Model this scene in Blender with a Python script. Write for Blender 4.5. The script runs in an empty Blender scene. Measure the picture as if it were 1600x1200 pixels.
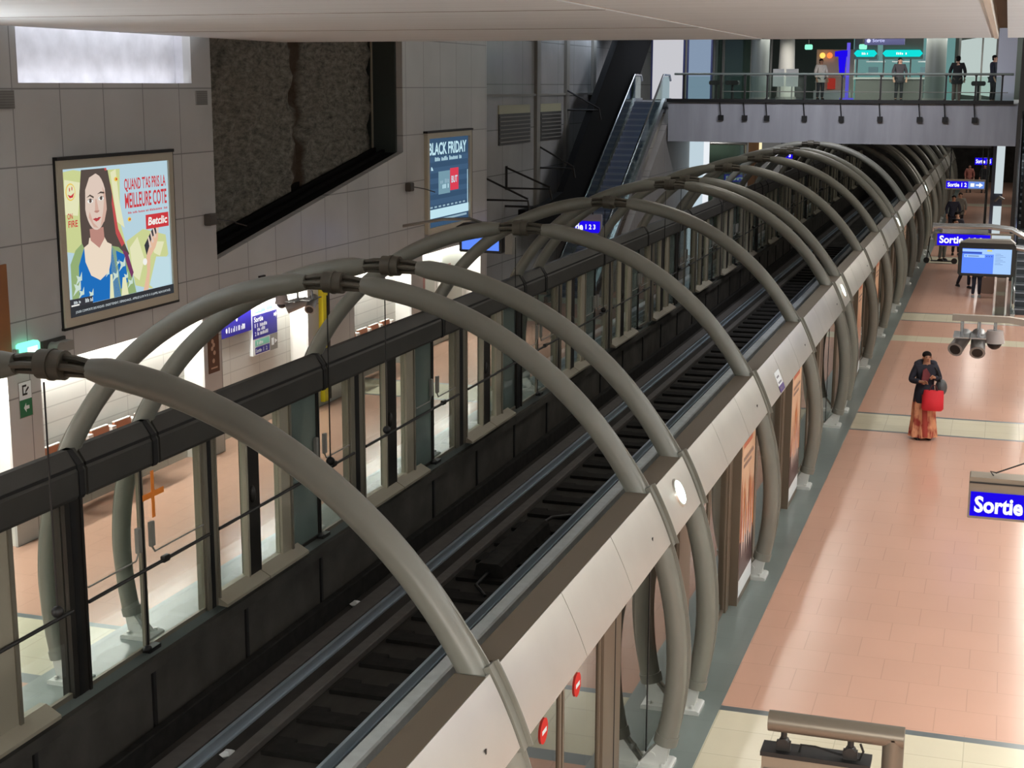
import bpy, math, random
from mathutils import Vector, Matrix
random.seed(7)
S = bpy.context.scene
COL = S.collection
PI = math.pi

# ---------------------------------------------------------------- camera, world, exposure
F_PX, YAW, PITCH, ROLL = 2319.0, .3163, .1992, .0032
EYE = Vector((0, 0, 6.5))
fw = Vector((-math.sin(YAW) * math.cos(PITCH), math.cos(YAW) * math.cos(PITCH), -math.sin(PITCH)))
rt = Vector((math.cos(YAW), math.sin(YAW), 0))
up = rt.cross(fw)
r2 = rt * math.cos(ROLL) + up * math.sin(ROLL)
u2 = up * math.cos(ROLL) - rt * math.sin(ROLL)
cam = bpy.data.objects.new('camera', bpy.data.cameras.new('camera'))
cam.data.sensor_width = 36
cam.data.lens = 36 * F_PX / 1600
cam.data.clip_end = 400
M = Matrix((r2, u2, -fw)).transposed().to_4x4()
M.translation = EYE
cam.matrix_world = M
COL.objects.link(cam)
S.camera = cam
S.view_settings.view_transform = 'Standard'
S.view_settings.look = 'None'
S.view_settings.gamma = 1
S.view_settings.exposure = 0.0
w = bpy.data.worlds.new('station_air')
S.world = w
w.use_nodes = True
w.node_tree.nodes['Background'].inputs[0].default_value = (1, .97, .93, 1)
w.node_tree.nodes['Background'].inputs[1].default_value = .1

def area(name, loc, size, power, color=(1, 1, 1), aim=(0, 0, -1), size_y=None, spread=PI, disk=False):
    d = bpy.data.lights.new(name, 'AREA')
    if size_y and abs(aim[0]) > 1e-6: size, size_y = size_y, size   # long side along the platform
    d.shape = 'DISK' if disk else ('RECTANGLE' if size_y else 'SQUARE')
    d.size = size
    if size_y: d.size_y = size_y
    d.energy = power
    d.color = color
    d.spread = spread
    o = bpy.data.objects.new(name, d)
    o.location = loc
    o.rotation_euler = Vector(aim).to_track_quat('-Z', 'Y').to_euler()
    COL.objects.link(o)
    return o

WARM = (1, .95, .87)
# downlight row over the platform; uplights added unseen to brighten ceiling and walls
for i in range(12):
    area('platform_downlight', (1.35, 5 + 5.2 * i, 4.3), .3, 128, WARM, size_y=1.6)
    area('fill_uplight', (4.2, 3 + 6.2 * i, 5.6), .35, 255, (.97, .98, 1), (-.42, 0, .9), size_y=6.2, spread=2.2)
area('fill_uplight', (-12.7, 9.5, 5.4), .3, 420, (.97, .98, 1), (.35, 0, .93), size_y=10, spread=2.4)  # left fill, added out of view to lift this side of the ceiling
# luminous soffits under the mezzanine the picture is taken from
area('mezzanine_soffit', (.6, .4, 4.3), 4.5, 2300, WARM, size_y=1.8)
area('mezzanine_soffit', (-11.2, .4, 4.3), 3, 2200, WARM, size_y=1.8)
# small downlights of the high hall ceiling above the near screen
for i in range(9):
    area('hall_downlight', (-4.7, 28 + i * 5.0, 9.4), .22, 60, WARM, disk=True)
# cove tubes over the seats of the far platform
for y0, y1 in ((6, 12), (12.9, 17.1), (18, 22.4), (23.2, 26.5), (28.9, 32.0), (33, 37.3)):
    area('cove_tube', (-13.27, (y0 + y1) / 2, 2.54), .16, 37 * (y1 - y0), (1, .97, .92), (.45, 0, -1), size_y=(y1 - y0))
# tube in the slot between slab and wall, washing the upper niche
area('slot_tube', (-12.92, 20.1, 7.62), (.1), 20, (.93, .94, 1), (-.35, 0, -1), size_y=4.8)
area('niche_tube', (-13.04, 20.1, 6.54), (.06), 6.5, (.93, .94, 1), (-.9, 0, .45), size_y=4.5)

# ---------------------------------------------------------------- materials
MAT = {}
def lin(c):
    return tuple(((x / 255 + .055) / 1.055) ** 2.4 if x / 255 > .04045 else x / 255 / 12.92 for x in c)

def base(name):
    m = bpy.data.materials.new(name)
    m.use_nodes = True
    return m, m.node_tree.nodes, m.node_tree.links, m.node_tree.nodes['Principled BSDF']

def pmat(name, rgb, rough=.6, metal=0., noise=0., nscale=4., bump=0., bscale=30., stretch=(1, 1, 1), spec=.5):
    if name in MAT: return MAT[name]
    m, N, L, P = base(name)
    c = lin(rgb)
    P.inputs['Base Color'].default_value = (*c, 1)
    P.inputs['Roughness'].default_value = rough
    P.inputs['Metallic'].default_value = metal
    P.inputs['Specular IOR Level'].default_value = spec
    if noise or bump:
        g = N.new('ShaderNodeNewGeometry')
        mp = N.new('ShaderNodeMapping')
        mp.inputs['Scale'].default_value = stretch
        L.new(g.outputs['Position'], mp.inputs['Vector'])
    if noise:
        t = N.new('ShaderNodeTexNoise')
        t.inputs['Scale'].default_value = nscale
        t.inputs['Detail'].default_value = 5
        L.new(mp.outputs[0], t.inputs['Vector'])
        r = N.new('ShaderNodeValToRGB')
        r.color_ramp.elements[0].position = .3
        r.color_ramp.elements[1].position = .7
        r.color_ramp.elements[0].color = (*[x * (1 - noise) for x in c], 1)
        r.color_ramp.elements[1].color = (*[min(1, x * (1 + noise)) for x in c], 1)
        L.new(t.outputs['Fac'], r.inputs[0])
        L.new(r.outputs[0], P.inputs['Base Color'])
    if bump:
        t2 = N.new('ShaderNodeTexNoise')
        t2.inputs['Scale'].default_value = bscale
        t2.inputs['Detail'].default_value = 6
        L.new(mp.outputs[0], t2.inputs['Vector'])
        b = N.new('ShaderNodeBump')
        b.inputs['Strength'].default_value = bump
        b.inputs['Distance'].default_value = .03
        L.new(t2.outputs['Fac'], b.inputs['Height'])
        L.new(b.outputs[0], P.inputs['Normal'])
    MAT[name] = m
    return m

def emat(name, rgb, strength=1.):
    if name in MAT: return MAT[name]
    m, N, L, P = base(name)
    N.remove(P)
    e = N.new('ShaderNodeEmission')
    e.inputs[0].default_value = (*lin(rgb), 1)
    e.inputs[1].default_value = strength
    L.new(e.outputs[0], N['Material Output'].inputs[0])
    MAT[name] = m
    return m

def tiles(name, rgb, axes, tw, th, rough, mortar=.75, var=.06, msize=.006, offset=.0, spec=.5, noise=.1):
    """tiled surface; axes picks the two world axes the tile grid lies in"""
    m, N, L, P = base(name)
    c = lin(rgb)
    g = N.new('ShaderNodeNewGeometry')
    s = N.new('ShaderNodeSeparateXYZ')
    L.new(g.outputs['Position'], s.inputs[0])
    k = N.new('ShaderNodeCombineXYZ')
    L.new(s.outputs[axes[0]], k.inputs[0])
    L.new(s.outputs[axes[1]], k.inputs[1])
    b = N.new('ShaderNodeTexBrick')
    b.offset = offset
    b.inputs['Scale'].default_value = 1
    b.inputs['Brick Width'].default_value = tw
    b.inputs['Row Height'].default_value = th
    b.inputs['Mortar Size'].default_value = msize
    b.inputs['Color1'].default_value = (*[min(1, x * (1 + var)) for x in c], 1)
    b.inputs['Color2'].default_value = (*[x * (1 - var) for x in c], 1)
    b.inputs['Mortar'].default_value = (*[x * mortar for x in c], 1)
    L.new(k.outputs[0], b.inputs['Vector'])
    t = N.new('ShaderNodeTexNoise')
    t.inputs['Scale'].default_value = .7
    t.inputs['Detail'].default_value = 6
    L.new(g.outputs['Position'], t.inputs['Vector'])
    mr = N.new('ShaderNodeMapRange')
    mr.inputs['From Min'].default_value = .3
    mr.inputs['From Max'].default_value = .7
    mr.inputs['To Min'].default_value = 1 - noise
    mr.inputs['To Max'].default_value = 1 + noise
    L.new(t.outputs['Fac'], mr.inputs['Value'])
    mx = N.new('ShaderNodeVectorMath')
    mx.operation = 'SCALE'
    L.new(b.outputs['Color'], mx.inputs[0])
    L.new(mr.outputs[0], mx.inputs['Scale'])
    L.new(mx.outputs[0], P.inputs['Base Color'])
    P.inputs['Roughness'].default_value = rough
    P.inputs['Specular IOR Level'].default_value = spec
    MAT[name] = m
    return m

def glass(name, tint, gloss=.08, rough=.02, fres=True, body=None, bodyfac=0., ior=1.5):
    if name in MAT: return MAT[name]
    m, N, L, P = base(name)
    N.remove(P)
    t = N.new('ShaderNodeBsdfTransparent')
    t.inputs[0].default_value = (*tint, 1)
    g = N.new('ShaderNodeBsdfGlossy')
    g.inputs['Color'].default_value = (.9, .93, .92, 1)
    g.inputs['Roughness'].default_value = rough
    mx = N.new('ShaderNodeMixShader')
    if fres:
        f0 = ((ior - 1) / (ior + 1)) ** 2
        f = N.new('ShaderNodeLayerWeight')
        f.inputs[0].default_value = .5
        p5 = N.new('ShaderNodeMath'); p5.operation = 'POWER'; p5.inputs[1].default_value = 5
        L.new(f.outputs['Facing'], p5.inputs[0])
        ma = N.new('ShaderNodeMath'); ma.operation = 'MULTIPLY_ADD'; ma.use_clamp = True
        ma.inputs[1].default_value = 1 - f0; ma.inputs[2].default_value = f0
        L.new(p5.outputs[0], ma.inputs[0])
        L.new(ma.outputs[0], mx.inputs[0])
    else:
        mx.inputs[0].default_value = gloss
    src = t.outputs[0]
    if body:
        d = N.new('ShaderNodeBsdfDiffuse')
        d.inputs[0].default_value = (*lin(body), 1)
        m2 = N.new('ShaderNodeMixShader')
        m2.inputs[0].default_value = bodyfac
        L.new(src, m2.inputs[1])
        L.new(d.outputs[0], m2.inputs[2])
        src = m2.outputs[0]
    L.new(src, mx.inputs[1])
    L.new(g.outputs[0], mx.inputs[2])
    L.new(mx.outputs[0], N['Material Output'].inputs[0])
    MAT[name] = m
    return m

def rough_rock():
    """rough sprayed concrete of the recess with one rusty water stain"""
    m, N, L, P = base('rough_rock')
    g = N.new('ShaderNodeNewGeometry')
    mp = N.new('ShaderNodeMapping')
    mp.inputs['Scale'].default_value = (1, 1, 2.2)
    L.new(g.outputs['Position'], mp.inputs['Vector'])
    t = N.new('ShaderNodeTexNoise')
    t.inputs['Scale'].default_value = 4.5
    t.inputs['Detail'].default_value = 12
    t.inputs['Roughness'].default_value = .75
    L.new(mp.outputs[0], t.inputs['Vector'])
    r = N.new('ShaderNodeValToRGB')
    r.color_ramp.elements[0].position = .33
    r.color_ramp.elements[1].position = .68
    r.color_ramp.elements[0].color = (*lin((70, 67, 60)), 1)
    r.color_ramp.elements[1].color = (*lin((176, 170, 156)), 1)
    L.new(t.outputs['Fac'], r.inputs[0])
    s = N.new('ShaderNodeSeparateXYZ')
    L.new(g.outputs['Position'], s.inputs[0])
    t2 = N.new('ShaderNodeTexNoise')
    t2.inputs['Scale'].default_value = 1.3
    L.new(g.outputs['Position'], t2.inputs['Vector'])
    a = N.new('ShaderNodeMath'); a.operation = 'MULTIPLY_ADD'
    a.inputs[1].default_value = .5
    L.new(t2.outputs['Fac'], a.inputs[0]); L.new(s.outputs[1], a.inputs[2])
    d = N.new('ShaderNodeMath'); d.operation = 'SUBTRACT'; d.inputs[1].default_value = 28.22
    L.new(a.outputs[0], d.inputs[0])
    ab = N.new('ShaderNodeMath'); ab.operation = 'ABSOLUTE'
    L.new(d.outputs[0], ab.inputs[0])
    mr = N.new('ShaderNodeMapRange')
    mr.inputs['From Min'].default_value = .12; mr.inputs['From Max'].default_value = .3
    mr.inputs['To Min'].default_value = .9; mr.inputs['To Max'].default_value = 0
    L.new(ab.outputs[0], mr.inputs['Value'])
    mx = N.new('ShaderNodeMix'); mx.data_type = 'RGBA'
    L.new(mr.outputs[0], mx.inputs[0]); L.new(r.outputs[0], mx.inputs[6])
    mx.inputs[7].default_value = (*lin((74, 55, 36)), 1)
    L.new(mx.outputs[2], P.inputs['Base Color'])
    P.inputs['Roughness'].default_value = .95
    b = N.new('ShaderNodeBump'); b.inputs['Strength'].default_value = 1; b.inputs['Distance'].default_value = .12
    L.new(t.outputs['Fac'], b.inputs['Height']); L.new(b.outputs[0], P.inputs['Normal'])
    MAT['rough_rock'] = m
    return m

PINK = tiles('pink_tile', (192, 151, 131), (0, 1), .62, .62, .2, .84, .012, .005, .5, noise=.025, spec=.2)
CREAM = tiles('cream_tile', (200, 192, 168), (0, 1), .62, .62, .2, .8, .03, .006, noise=.05, spec=.2)
GREYT = tiles('grey_granite', (112, 121, 117), (0, 1), 1.2, .8, .28, .8, .05, .004, noise=.16)
LINET = pmat('slate_line', (88, 96, 98), .3)
WALLT = tiles('wall_panel', (180, 180, 178), (1, 2), 1.1, 1.07, .32, .45, .04, .011, noise=.08)
WALLF = tiles('grey_cladding', (158, 158, 157), (1, 2), 1.9, 1.3, .22, .5, .05, .014, noise=.1)
WHITET = tiles('white_cladding', (186, 187, 180), (1, 2), 1.15, .245, .4, .72, .02, .010, noise=.06)
WHITEP = pmat('white_panel', (206, 206, 200), .4)
ROCK = rough_rock()
CONC = pmat('slab_concrete', (205, 213, 216), .8, noise=.05, nscale=1.2, bump=.35, bscale=3, stretch=(.25, 3.5, 1))
BEAMC = pmat('bridge_concrete', (152, 153, 158), .85, noise=.16, nscale=1.0, stretch=(2.2, 2.2, .3))
PLASTER = pmat('niche_plaster', (205, 205, 210), .9, noise=.12, nscale=3)
TRENCH = pmat('track_concrete', (56, 54, 51), .9, noise=.35, nscale=2.2, stretch=(1, .4, 1), spec=.2)
TRENCHW = pmat('platform_edge_wall', (74, 71, 66), .9, noise=.3, nscale=1.4, bump=.3, bscale=4, spec=.2)
SLEEP = pmat('sleeper_dark', (36, 35, 33), .9, noise=.3, nscale=5, spec=.2)
STRIP = pmat('rolling_strip', (90, 87, 84), .7, noise=.12, nscale=6)
RAIL = pmat('rail_steel', (170, 184, 196), .42, .5)
GUIDE = pmat('guide_bar', (205, 212, 214), .45, .2, noise=.1, nscale=5)
HOOP = pmat('hoop_grey', (117, 117, 108), .38, 0, noise=.05, nscale=3)
HOOPD = pmat('hoop_joint', (84, 80, 70), .5, .3)
FOOT = pmat('cast_foot', (205, 207, 203), .4, .5)
ALU = pmat('brushed_aluminium', (216, 214, 206), .32, .75, noise=.05, nscale=1.5)
BROWN = pmat('bronze_cover', (96, 86, 72), .6, .2)
BROWNP = pmat('bronze_post', (106, 93, 78), .45, .3)
DARK = pmat('dark_steel', (34, 32, 30), .5, .2)
BEAM = pmat('header_dark', (56, 54, 49), .6, noise=.1, nscale=2)
BEAMS = pmat('header_groove', (22, 21, 20), .8)
MULL = pmat('mullion_grey', (132, 126, 112), .45, .4)
MULLD = pmat('mullion_dark', (40, 37, 33), .5, .3)
SILL = pmat('sill_block', (150, 143, 126), .55)
SEATM = pmat('seat_brown', (152, 96, 66), .45)
STEEL = pmat('polished_steel', (190, 192, 195), .15, 1.)
CHROME = pmat('satin_chrome', (170, 172, 174), .25, .9)
BLACK = pmat('black', (14, 14, 14), .5)
PURE = pmat('black_cladding', (9, 8, 8), .8, spec=.1)
GREYP = pmat('grey_paint', (128, 126, 120), .5)
TAUPE = pmat('taupe_housing', (128, 116, 100), .5, .15)
DGREEN = pmat('dark_green_lining', (50, 58, 54), .7)
STAIRW = tiles('stair_cladding', (132, 127, 121), (1, 2), 2.2, 1.7, .5, .5, .04, .012)
BRGLASS = glass('screen_glass_brown', (.42, .40, .36), fres=True, ior=2.3)
CLGLASS = glass('screen_glass_clear', (.86, .90, .88), fres=True, ior=1.45)
GRGLASS = glass('screen_glass_green', (.30, .37, .35), fres=True, ior=1.5, body=(128, 142, 136), bodyfac=.55)
BALGLASS = glass('balustrade_glass', (.84, .92, .88), fres=True, ior=1.45)
SHOPGL = glass('shop_glass', (.5, .62, .55), fres=True, ior=1.5, body=(90, 110, 98), bodyfac=.35)
L_WHITE = emat('lit_white', (255, 255, 250), 1.05)
L_PALE = emat('lit_pale', (205, 216, 222), .9)
L_BLUE = emat('lit_blue', (30, 10, 235), 1.0)
L_CYAN = emat('lit_cyan', (20, 225, 220), 1.0)
L_GREEN = emat('lit_green', (60, 225, 160), 1.3)
L_SCREEN = emat('lit_screen_blue', (98, 142, 255), 1.0)
L_SCREEN2 = emat('lit_screen_pale', (170, 208, 255), 1.0)
BLUES = pmat('sign_blue', (32, 24, 130), .4)
WHITES = pmat('sign_white', (224, 230, 232), .5)
GREENS = pmat('sign_green', (22, 110, 70), .4)
ORANGE = pmat('orange_tape', (245, 140, 50), .5)
REDS = emat('sticker_red_glow', (236, 72, 62), .8)  # sticker colours glow by themselves instead of taking scene light
WHST = emat('sticker_white_glow', (240, 236, 228), .9)
YELLOW = pmat('safety_yellow', (214, 200, 24), .4)

# ---------------------------------------------------------------- mesh building
class MB:
    def __init__(s):
        s.v, s.f, s.m, s.s = [], [], [], []
    def add(s, vs, fs, mat=0, smooth=False):
        o = len(s.v)
        s.v += [tuple(p) for p in vs]
        for f in fs:
            s.f.append([i + o for i in f]); s.m.append(mat); s.s.append(smooth)
        return s
    def box(s, x0, x1, y0, y1, z0, z1, mat=0):
        v = [(x, y, z) for x in (x0, x1) for y in (y0, y1) for z in (z0, z1)]
        return s.add(v, [(0, 1, 3, 2), (4, 6, 7, 5), (0, 4, 5, 1), (2, 3, 7, 6), (0, 2, 6, 4), (1, 5, 7, 3)], mat)
    def bevbox(s, x0, x1, y0, y1, z0, z1, b, mat=0):
        """box with chamfered vertical-plane outline (profile in xz) """
        p = [(x0 + b, z0), (x1 - b, z0), (x1, z0 + b), (x1, z1 - b), (x1 - b, z1), (x0 + b, z1), (x0, z1 - b), (x0, z0 + b)]
        return s.prism(p, 'y', y0, y1, mat)
    def prism(s, poly, ax, a, b, mat=0):
        n = len(poly)
        def P(p, t):
            return (t, p[0], p[1]) if ax == 'x' else (p[0], t, p[1]) if ax == 'y' else (p[0], p[1], t)
        v = [P(p, a) for p in poly] + [P(p, b) for p in poly]
        f = [list(range(n))[::-1], list(range(n, 2 * n))] + [(i, (i + 1) % n, n + (i + 1) % n, n + i) for i in range(n)]
        return s.add(v, f, mat)
    def tube(s, pts, r, seg=10, mat=0, caps=True, smooth=True):
        pts = [Vector(p) for p in pts]
        n = len(pts)
        rs = r if isinstance(r, (list, tuple)) else [r] * n
        t0 = (pts[1] - pts[0]).normalized()
        a = t0.orthogonal().normalized()
        V, Fc = [], []
        for i, p in enumerate(pts):
            t = ((pts[min(i + 1, n - 1)] - pts[i]).normalized() + (pts[i] - pts[max(i - 1, 0)]).normalized())
            if t.length < 1e-6: t = t0
            t.normalize()
            a = (a - t * a.dot(t)).normalized()
            b = t.cross(a)
            for k in range(seg):
                q = 2 * PI * k / seg
                V.append(p + (a * math.cos(q) + b * math.sin(q)) * rs[i])
        for i in range(n - 1):
            for k in range(seg):
                k2 = (k + 1) % seg
                Fc.append((i * seg + k, i * seg + k2, (i + 1) * seg + k2, (i + 1) * seg + k))
        s.add(V, Fc, mat, smooth)
        if caps:
            o = len(s.v) - len(V)
            s.f += [[o + k for k in range(seg)][::-1], [o + (n - 1) * seg + k for k in range(seg)]]
            s.m += [mat, mat]; s.s += [False, False]
        return s
    def cyl(s, c, r, h, seg=20, mat=0, ax='z', r2=None):
        c = Vector(c)
        d = Vector((0, 0, h)) if ax == 'z' else Vector((0, h, 0)) if ax == 'y' else Vector((h, 0, 0))
        return s.tube([c, c + d], [r, r if r2 is None else r2], seg, mat)
    def ball(s, c, rx, ry=None, rz=None, seg=12, rings=8, mat=0):
        ry = rx if ry is None else ry
        rz = rx if rz is None else rz
        V = [(c[0], c[1], c[2] - rz)]
        for i in range(1, rings):
            a = -PI / 2 + PI * i / rings
            for k in range(seg):
                q = 2 * PI * k / seg
                V.append((c[0] + rx * math.cos(a) * math.cos(q), c[1] + ry * math.cos(a) * math.sin(q), c[2] + rz * math.sin(a)))
        V.append((c[0], c[1], c[2] + rz))
        F = [(0, 1 + (k + 1) % seg, 1 + k) for k in range(seg)]
        for i in range(rings - 2):
            for k in range(seg):
                k2 = (k + 1) % seg
                F.append((1 + i * seg + k, 1 + i * seg + k2, 1 + (i + 1) * seg + k2, 1 + (i + 1) * seg + k))
        t = len(V) - 1
        F += [(t, 1 + (rings - 2) * seg + k, 1 + (rings - 2) * seg + (k + 1) % seg) for k in range(seg)]
        return s.add(V, F, mat, True)
    def loft(s, rings, mat=0, smooth=True, caps=True):
        n = len(rings[0]); V = [p for r in rings for p in r]; F = []
        for i in range(len(rings) - 1):
            for k in range(n):
                k2 = (k + 1) % n
                F.append((i * n + k, i * n + k2, (i + 1) * n + k2, (i + 1) * n + k))
        if caps:
            F += [list(range(n))[::-1], [(len(rings) - 1) * n + k for k in range(n)]]
        return s.add(V, F, mat, smooth)
    def build(s, name, mats, parent=None, local=False):
        me = bpy.data.meshes.new(name)
        off = Vector((0, 0, 0))
        if parent is not None and not local:
            p = parent
            while p is not None:
                off += p.location; p = p.parent
        vs = [Vector(v) - off for v in s.v]
        o = bpy.data.objects.new(name, me)
        if parent is None and not local:
            lo = Vector((min(v.x for v in vs), min(v.y for v in vs), min(v.z for v in vs)))
            hi = Vector((max(v.x for v in vs), max(v.y for v in vs), max(v.z for v in vs)))
            c = Vector(((lo.x + hi.x) / 2, (lo.y + hi.y) / 2, lo.z))
            vs = [v - c for v in vs]
            o.location = c
        me.from_pydata([tuple(v) for v in vs], [], s.f)
        mats = mats if isinstance(mats, (list, tuple)) else [mats]
        for m in mats: me.materials.append(m)
        me.polygons.foreach_set('material_index', s.m)
        me.polygons.foreach_set('use_smooth', s.s)
        me.update()
        if any(s.s): me.set_sharp_from_angle(angle=math.radians(38))
        COL.objects.link(o)
        if parent is not None: o.parent = parent
        return o

def tag(o, label, cat, group=None):
    o['label'] = label; o['category'] = cat
    if group: o['group'] = group
    return o
def thing(name, label, cat, loc=(0, 0, 0), rotz=0., group=None):
    o = bpy.data.objects.new(name, None)
    o.empty_display_size = .2
    COL.objects.link(o)
    o.location = loc; o.rotation_euler = (0, 0, rotz)
    return tag(o, label, cat, group)
def struct(o):
    o['kind'] = 'structure'
    return o
def dup(root, loc, label=None, rotz=None, group=None):
    r = root.copy(); COL.objects.link(r); r.location = loc
    if label: r['label'] = label
    if group: r['group'] = group
    if rotz is not None: r.rotation_euler = (0, 0, rotz)
    for ch in list(root.children):
        c = ch.copy(); COL.objects.link(c); c.parent = r
        for g in ch.children:
            d = g.copy(); COL.objects.link(d); d.parent = c
    return r
ORD = ['first', 'second', 'third', 'fourth', 'fifth', 'sixth', 'seventh', 'eighth', 'ninth', 'tenth', 'eleventh', 'twelfth', 'thirteenth', 'fourteenth', 'fifteenth', 'sixteenth', 'seventeenth', 'eighteenth', 'nineteenth', 'twentieth', 'twenty-first', 'twenty-second', 'twenty-third', 'twenty-fourth', 'twenty-fifth', 'twenty-sixth', 'twenty-seventh', 'twenty-eighth', 'twenty-ninth', 'thirtieth']

_tc = {}
def text_geo(body, bold=0.):
    k = (body, bold)
    if k in _tc: return _tc[k]
    cu = bpy.data.curves.new('t', 'FONT')
    cu.body = body; cu.size = 1; cu.offset = bold; cu.resolution_u = 3
    o = bpy.data.objects.new('t', cu)
    COL.objects.link(o)
    dg = bpy.context.evaluated_depsgraph_get()
    me = o.evaluated_get(dg).to_mesh()
    V = [tuple(v.co) for v in me.vertices]
    Fc = [tuple(p.vertices) for p in me.polygons]
    o.evaluated_get(dg).to_mesh_clear()
    bpy.data.objects.remove(o); bpy.data.curves.remove(cu)
    x0 = min(v[0] for v in V); x1 = max(v[0] for v in V); y0 = min(v[1] for v in V); y1 = max(v[1] for v in V)
    V = [((v[0] - x0) / (x1 - x0), (v[1] - y0) / (y1 - y0)) for v in V]
    _tc[k] = (V, Fc)
    return _tc[k]

class Art(MB):
    """flat artwork on a panel: O lower-left corner, U and V full width and height vectors"""
    def __init__(s, O, U, V):
        MB.__init__(s)
        s.O, s.U, s.V = Vector(O), Vector(U), Vector(V)
        s.N = s.U.cross(s.V).normalized()
    def pt(s, u, v, layer):
        return s.O + s.U * u + s.V * v + s.N * (.003 * layer)
    def poly(s, pts, mat, layer):
        return s.add([s.pt(u, v, layer) for u, v in pts], [list(range(len(pts)))], mat)
    def rect(s, u0, v0, u1, v1, mat, layer):
        return s.poly([(u0, v0), (u1, v0), (u1, v1), (u0, v1)], mat, layer)
    def oval(s, u, v, ru, rv, mat, layer, n=20):
        return s.poly([(u + ru * math.cos(2 * PI * k / n), v + rv * math.sin(2 * PI * k / n)) for k in range(n)], mat, layer)
    def text(s, body, u0, v0, u1, v1, mat, layer, bold=0., skew=0.):
        V, Fc = text_geo(body, bold)
        return s.add([s.pt(u0 + (u1 - u0) * (x + skew * y), v0 + (v1 - v0) * (y + 0) + skew * 0, layer) for x, y in V], Fc, mat)

def ticks(art, u0, v0, u1, v1, mat, layer, n=20, seed=1):
    rr = random.Random(seed)
    w_ = (u1 - u0) / n
    for k in range(n):
        if rr.random() < .16: continue
        h = (v1 - v0) * rr.uniform(.6, 1)
        art.rect(u0 + w_ * k, v0, u0 + w_ * (k + .62), v0 + h, mat, layer)

# ---------------------------------------------------------------- setting: floors and trench
YN, YF = 3.0, 108.0
def platform_floor(x_edge, x_grey, x_back, sgn):
    bands = [(YN, 13.12, 1), (13.12, 14.72, 2), (28.52, 30.08, 2), (39.28, 40.2, 2), (42.85, 44.35, 2), (57.4, 59.6, 2), (71.6, 73.2, 2), (86, 87.6, 2)]
    mb = MB()
    a, b = sorted((x_edge, x_grey))
    mb.box(a, b, YN, YF, -.16, 0, 0)
    a, b = sorted((x_grey, x_back))
    y = YN
    lines = []
    for y0, y1, k in bands:
        if k == 1: mb.box(a, b, y0, y1 - .13, -.16, 0, 1); mb.box(a, b, y1 - .13, y1, -.16, 0, 3); y = y1; continue
        if y0 > y: mb.box(a, b, y, y0, -.16, 0, 1)
        if y1 - y0 > 1.2:
            mb.box(a, b, y0, y0 + .1, -.16, 0, 3); mb.box(a, b, y0 + .1, y1, -.16, 0, 2); mb.box(a, b, y1, y1 + .12, -.16, 0, 3)
            y = y1 + .12
        else:
            mb.box(a, b, y0, y1, -.16, 0, 2); y = y1
    mb.box(a, b, y, YF, -.16, 0, 1)
    return struct(mb.build('floor', [GREYT, PINK, CREAM, LINET]))
platform_floor(-3.12, -2.49, 4.6, 1)
platform_floor(-9.2, -9.86, -14.2, -1)
struct(MB().box(-9.6, -2.7, YN, YF, -1.45, -1.25).build('floor', [TRENCH]))['label'] = 'track bed'
o = MB().box(-9.5, -9.2, YN, YF, -1.25, -.16)
for y in [7.5 + 2.3 * i for i in range(30)]:
    o.box(-9.2, -9.17, y, y + .06, -1.25, -.16, 1)
o.box(-9.2, -9.12, YN, YF, -.3, -.16, 0)
struct(o.build('wall_platform_left', [TRENCHW, BEAMS]))
struct(MB().box(-3.12, -2.8, YN, YF, -1.25, -.16).build('wall_platform_right', [TRENCHW]))
struct(MB().box(-15, 5, YF, YF + .3, -1.4, 9.6).build('wall_end', [TRENCH]))
struct(MB().box(-13.5, 4.6, -4, 1.4, 4.5, 4.9).build('floor', [CONC]))
struct(MB().box(4.6, 4.9, YN, YF, -.2, 9.6).build('wall_right', [WALLT]))

# ---------------------------------------------------------------- tracks
def long_bar(name, label, cat, x0, x1, z0, z1, mat, head=None):
    mb = MB()
    if head:
        mb.box(x0, x1, YN, YF, z0, z0 + .03); mb.box((x0 + x1) / 2 - .02, (x0 + x1) / 2 + .02, YN, YF, z0 + .03, z1 - .04)
        mb.box(x0 + head, x1 - head, YN, YF, z1 - .04, z1)
    else:
        mb.bevbox(x0, x1, YN, YF, z0, z1, min(x1 - x0, z1 - z0) * .12)
    return tag(mb.build(name, [mat]), label, cat)
long_bar('guide_bar', 'dark guide bar running under the far platform edge', 'guide bar', -9.1, -8.98, -1.25, -.95, SLEEP)
long_bar('rolling_strip', 'grey rolling strip nearest the far platform edge', 'rolling strip', -8.82, -8.56, -1.25, -1.17, STRIP)
long_bar('running_rail', 'thin steel rail between the two grey rolling strips', 'rail', -8.47, -8.37, -1.25, -1.1, RAIL, .025)
long_bar('rolling_strip', 'paler grey rolling strip along the sleeper ends', 'rolling strip', -8.1, -7.93, -1.25, -1.15, STRIP)
long_bar('running_rail', 'thin bluish rail across the right ends of the sleepers', 'rail', -6.97, -6.89, -1.25, -1.09, RAIL, .018)
long_bar('guide_bar', 'wide pale guide bar between the two tracks', 'guide bar', -6.72, -6.5, -1.25, -1.04, GUIDE)
long_bar('rolling_strip', 'grey rolling strip of the near track beside the pale guide bar', 'rolling strip', -6.2, -6.0, -1.25, -1.2, SLEEP)
s0 = MB().bevbox(-7.86, -6.99, -.16, .16, -1.25, -1.19, .01).bevbox(-7.2, -7.0, .16, .3, -1.25, -1.2, .01).bevbox(-7.86, -7.6, .16, .28, -1.25, -1.2, .01)
s0 = s0.build('sleeper', [SLEEP], local=True)
tag(s0, 'dark sleeper in the row along the far track', 'sleeper', 'sleepers of the far track')
s0.location = (0, 6.2, 0)
for i in range(1, 72):
    c = s0.copy(); COL.objects.link(c); c.location = (0, 6.2 + .945 * i, 0)
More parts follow.
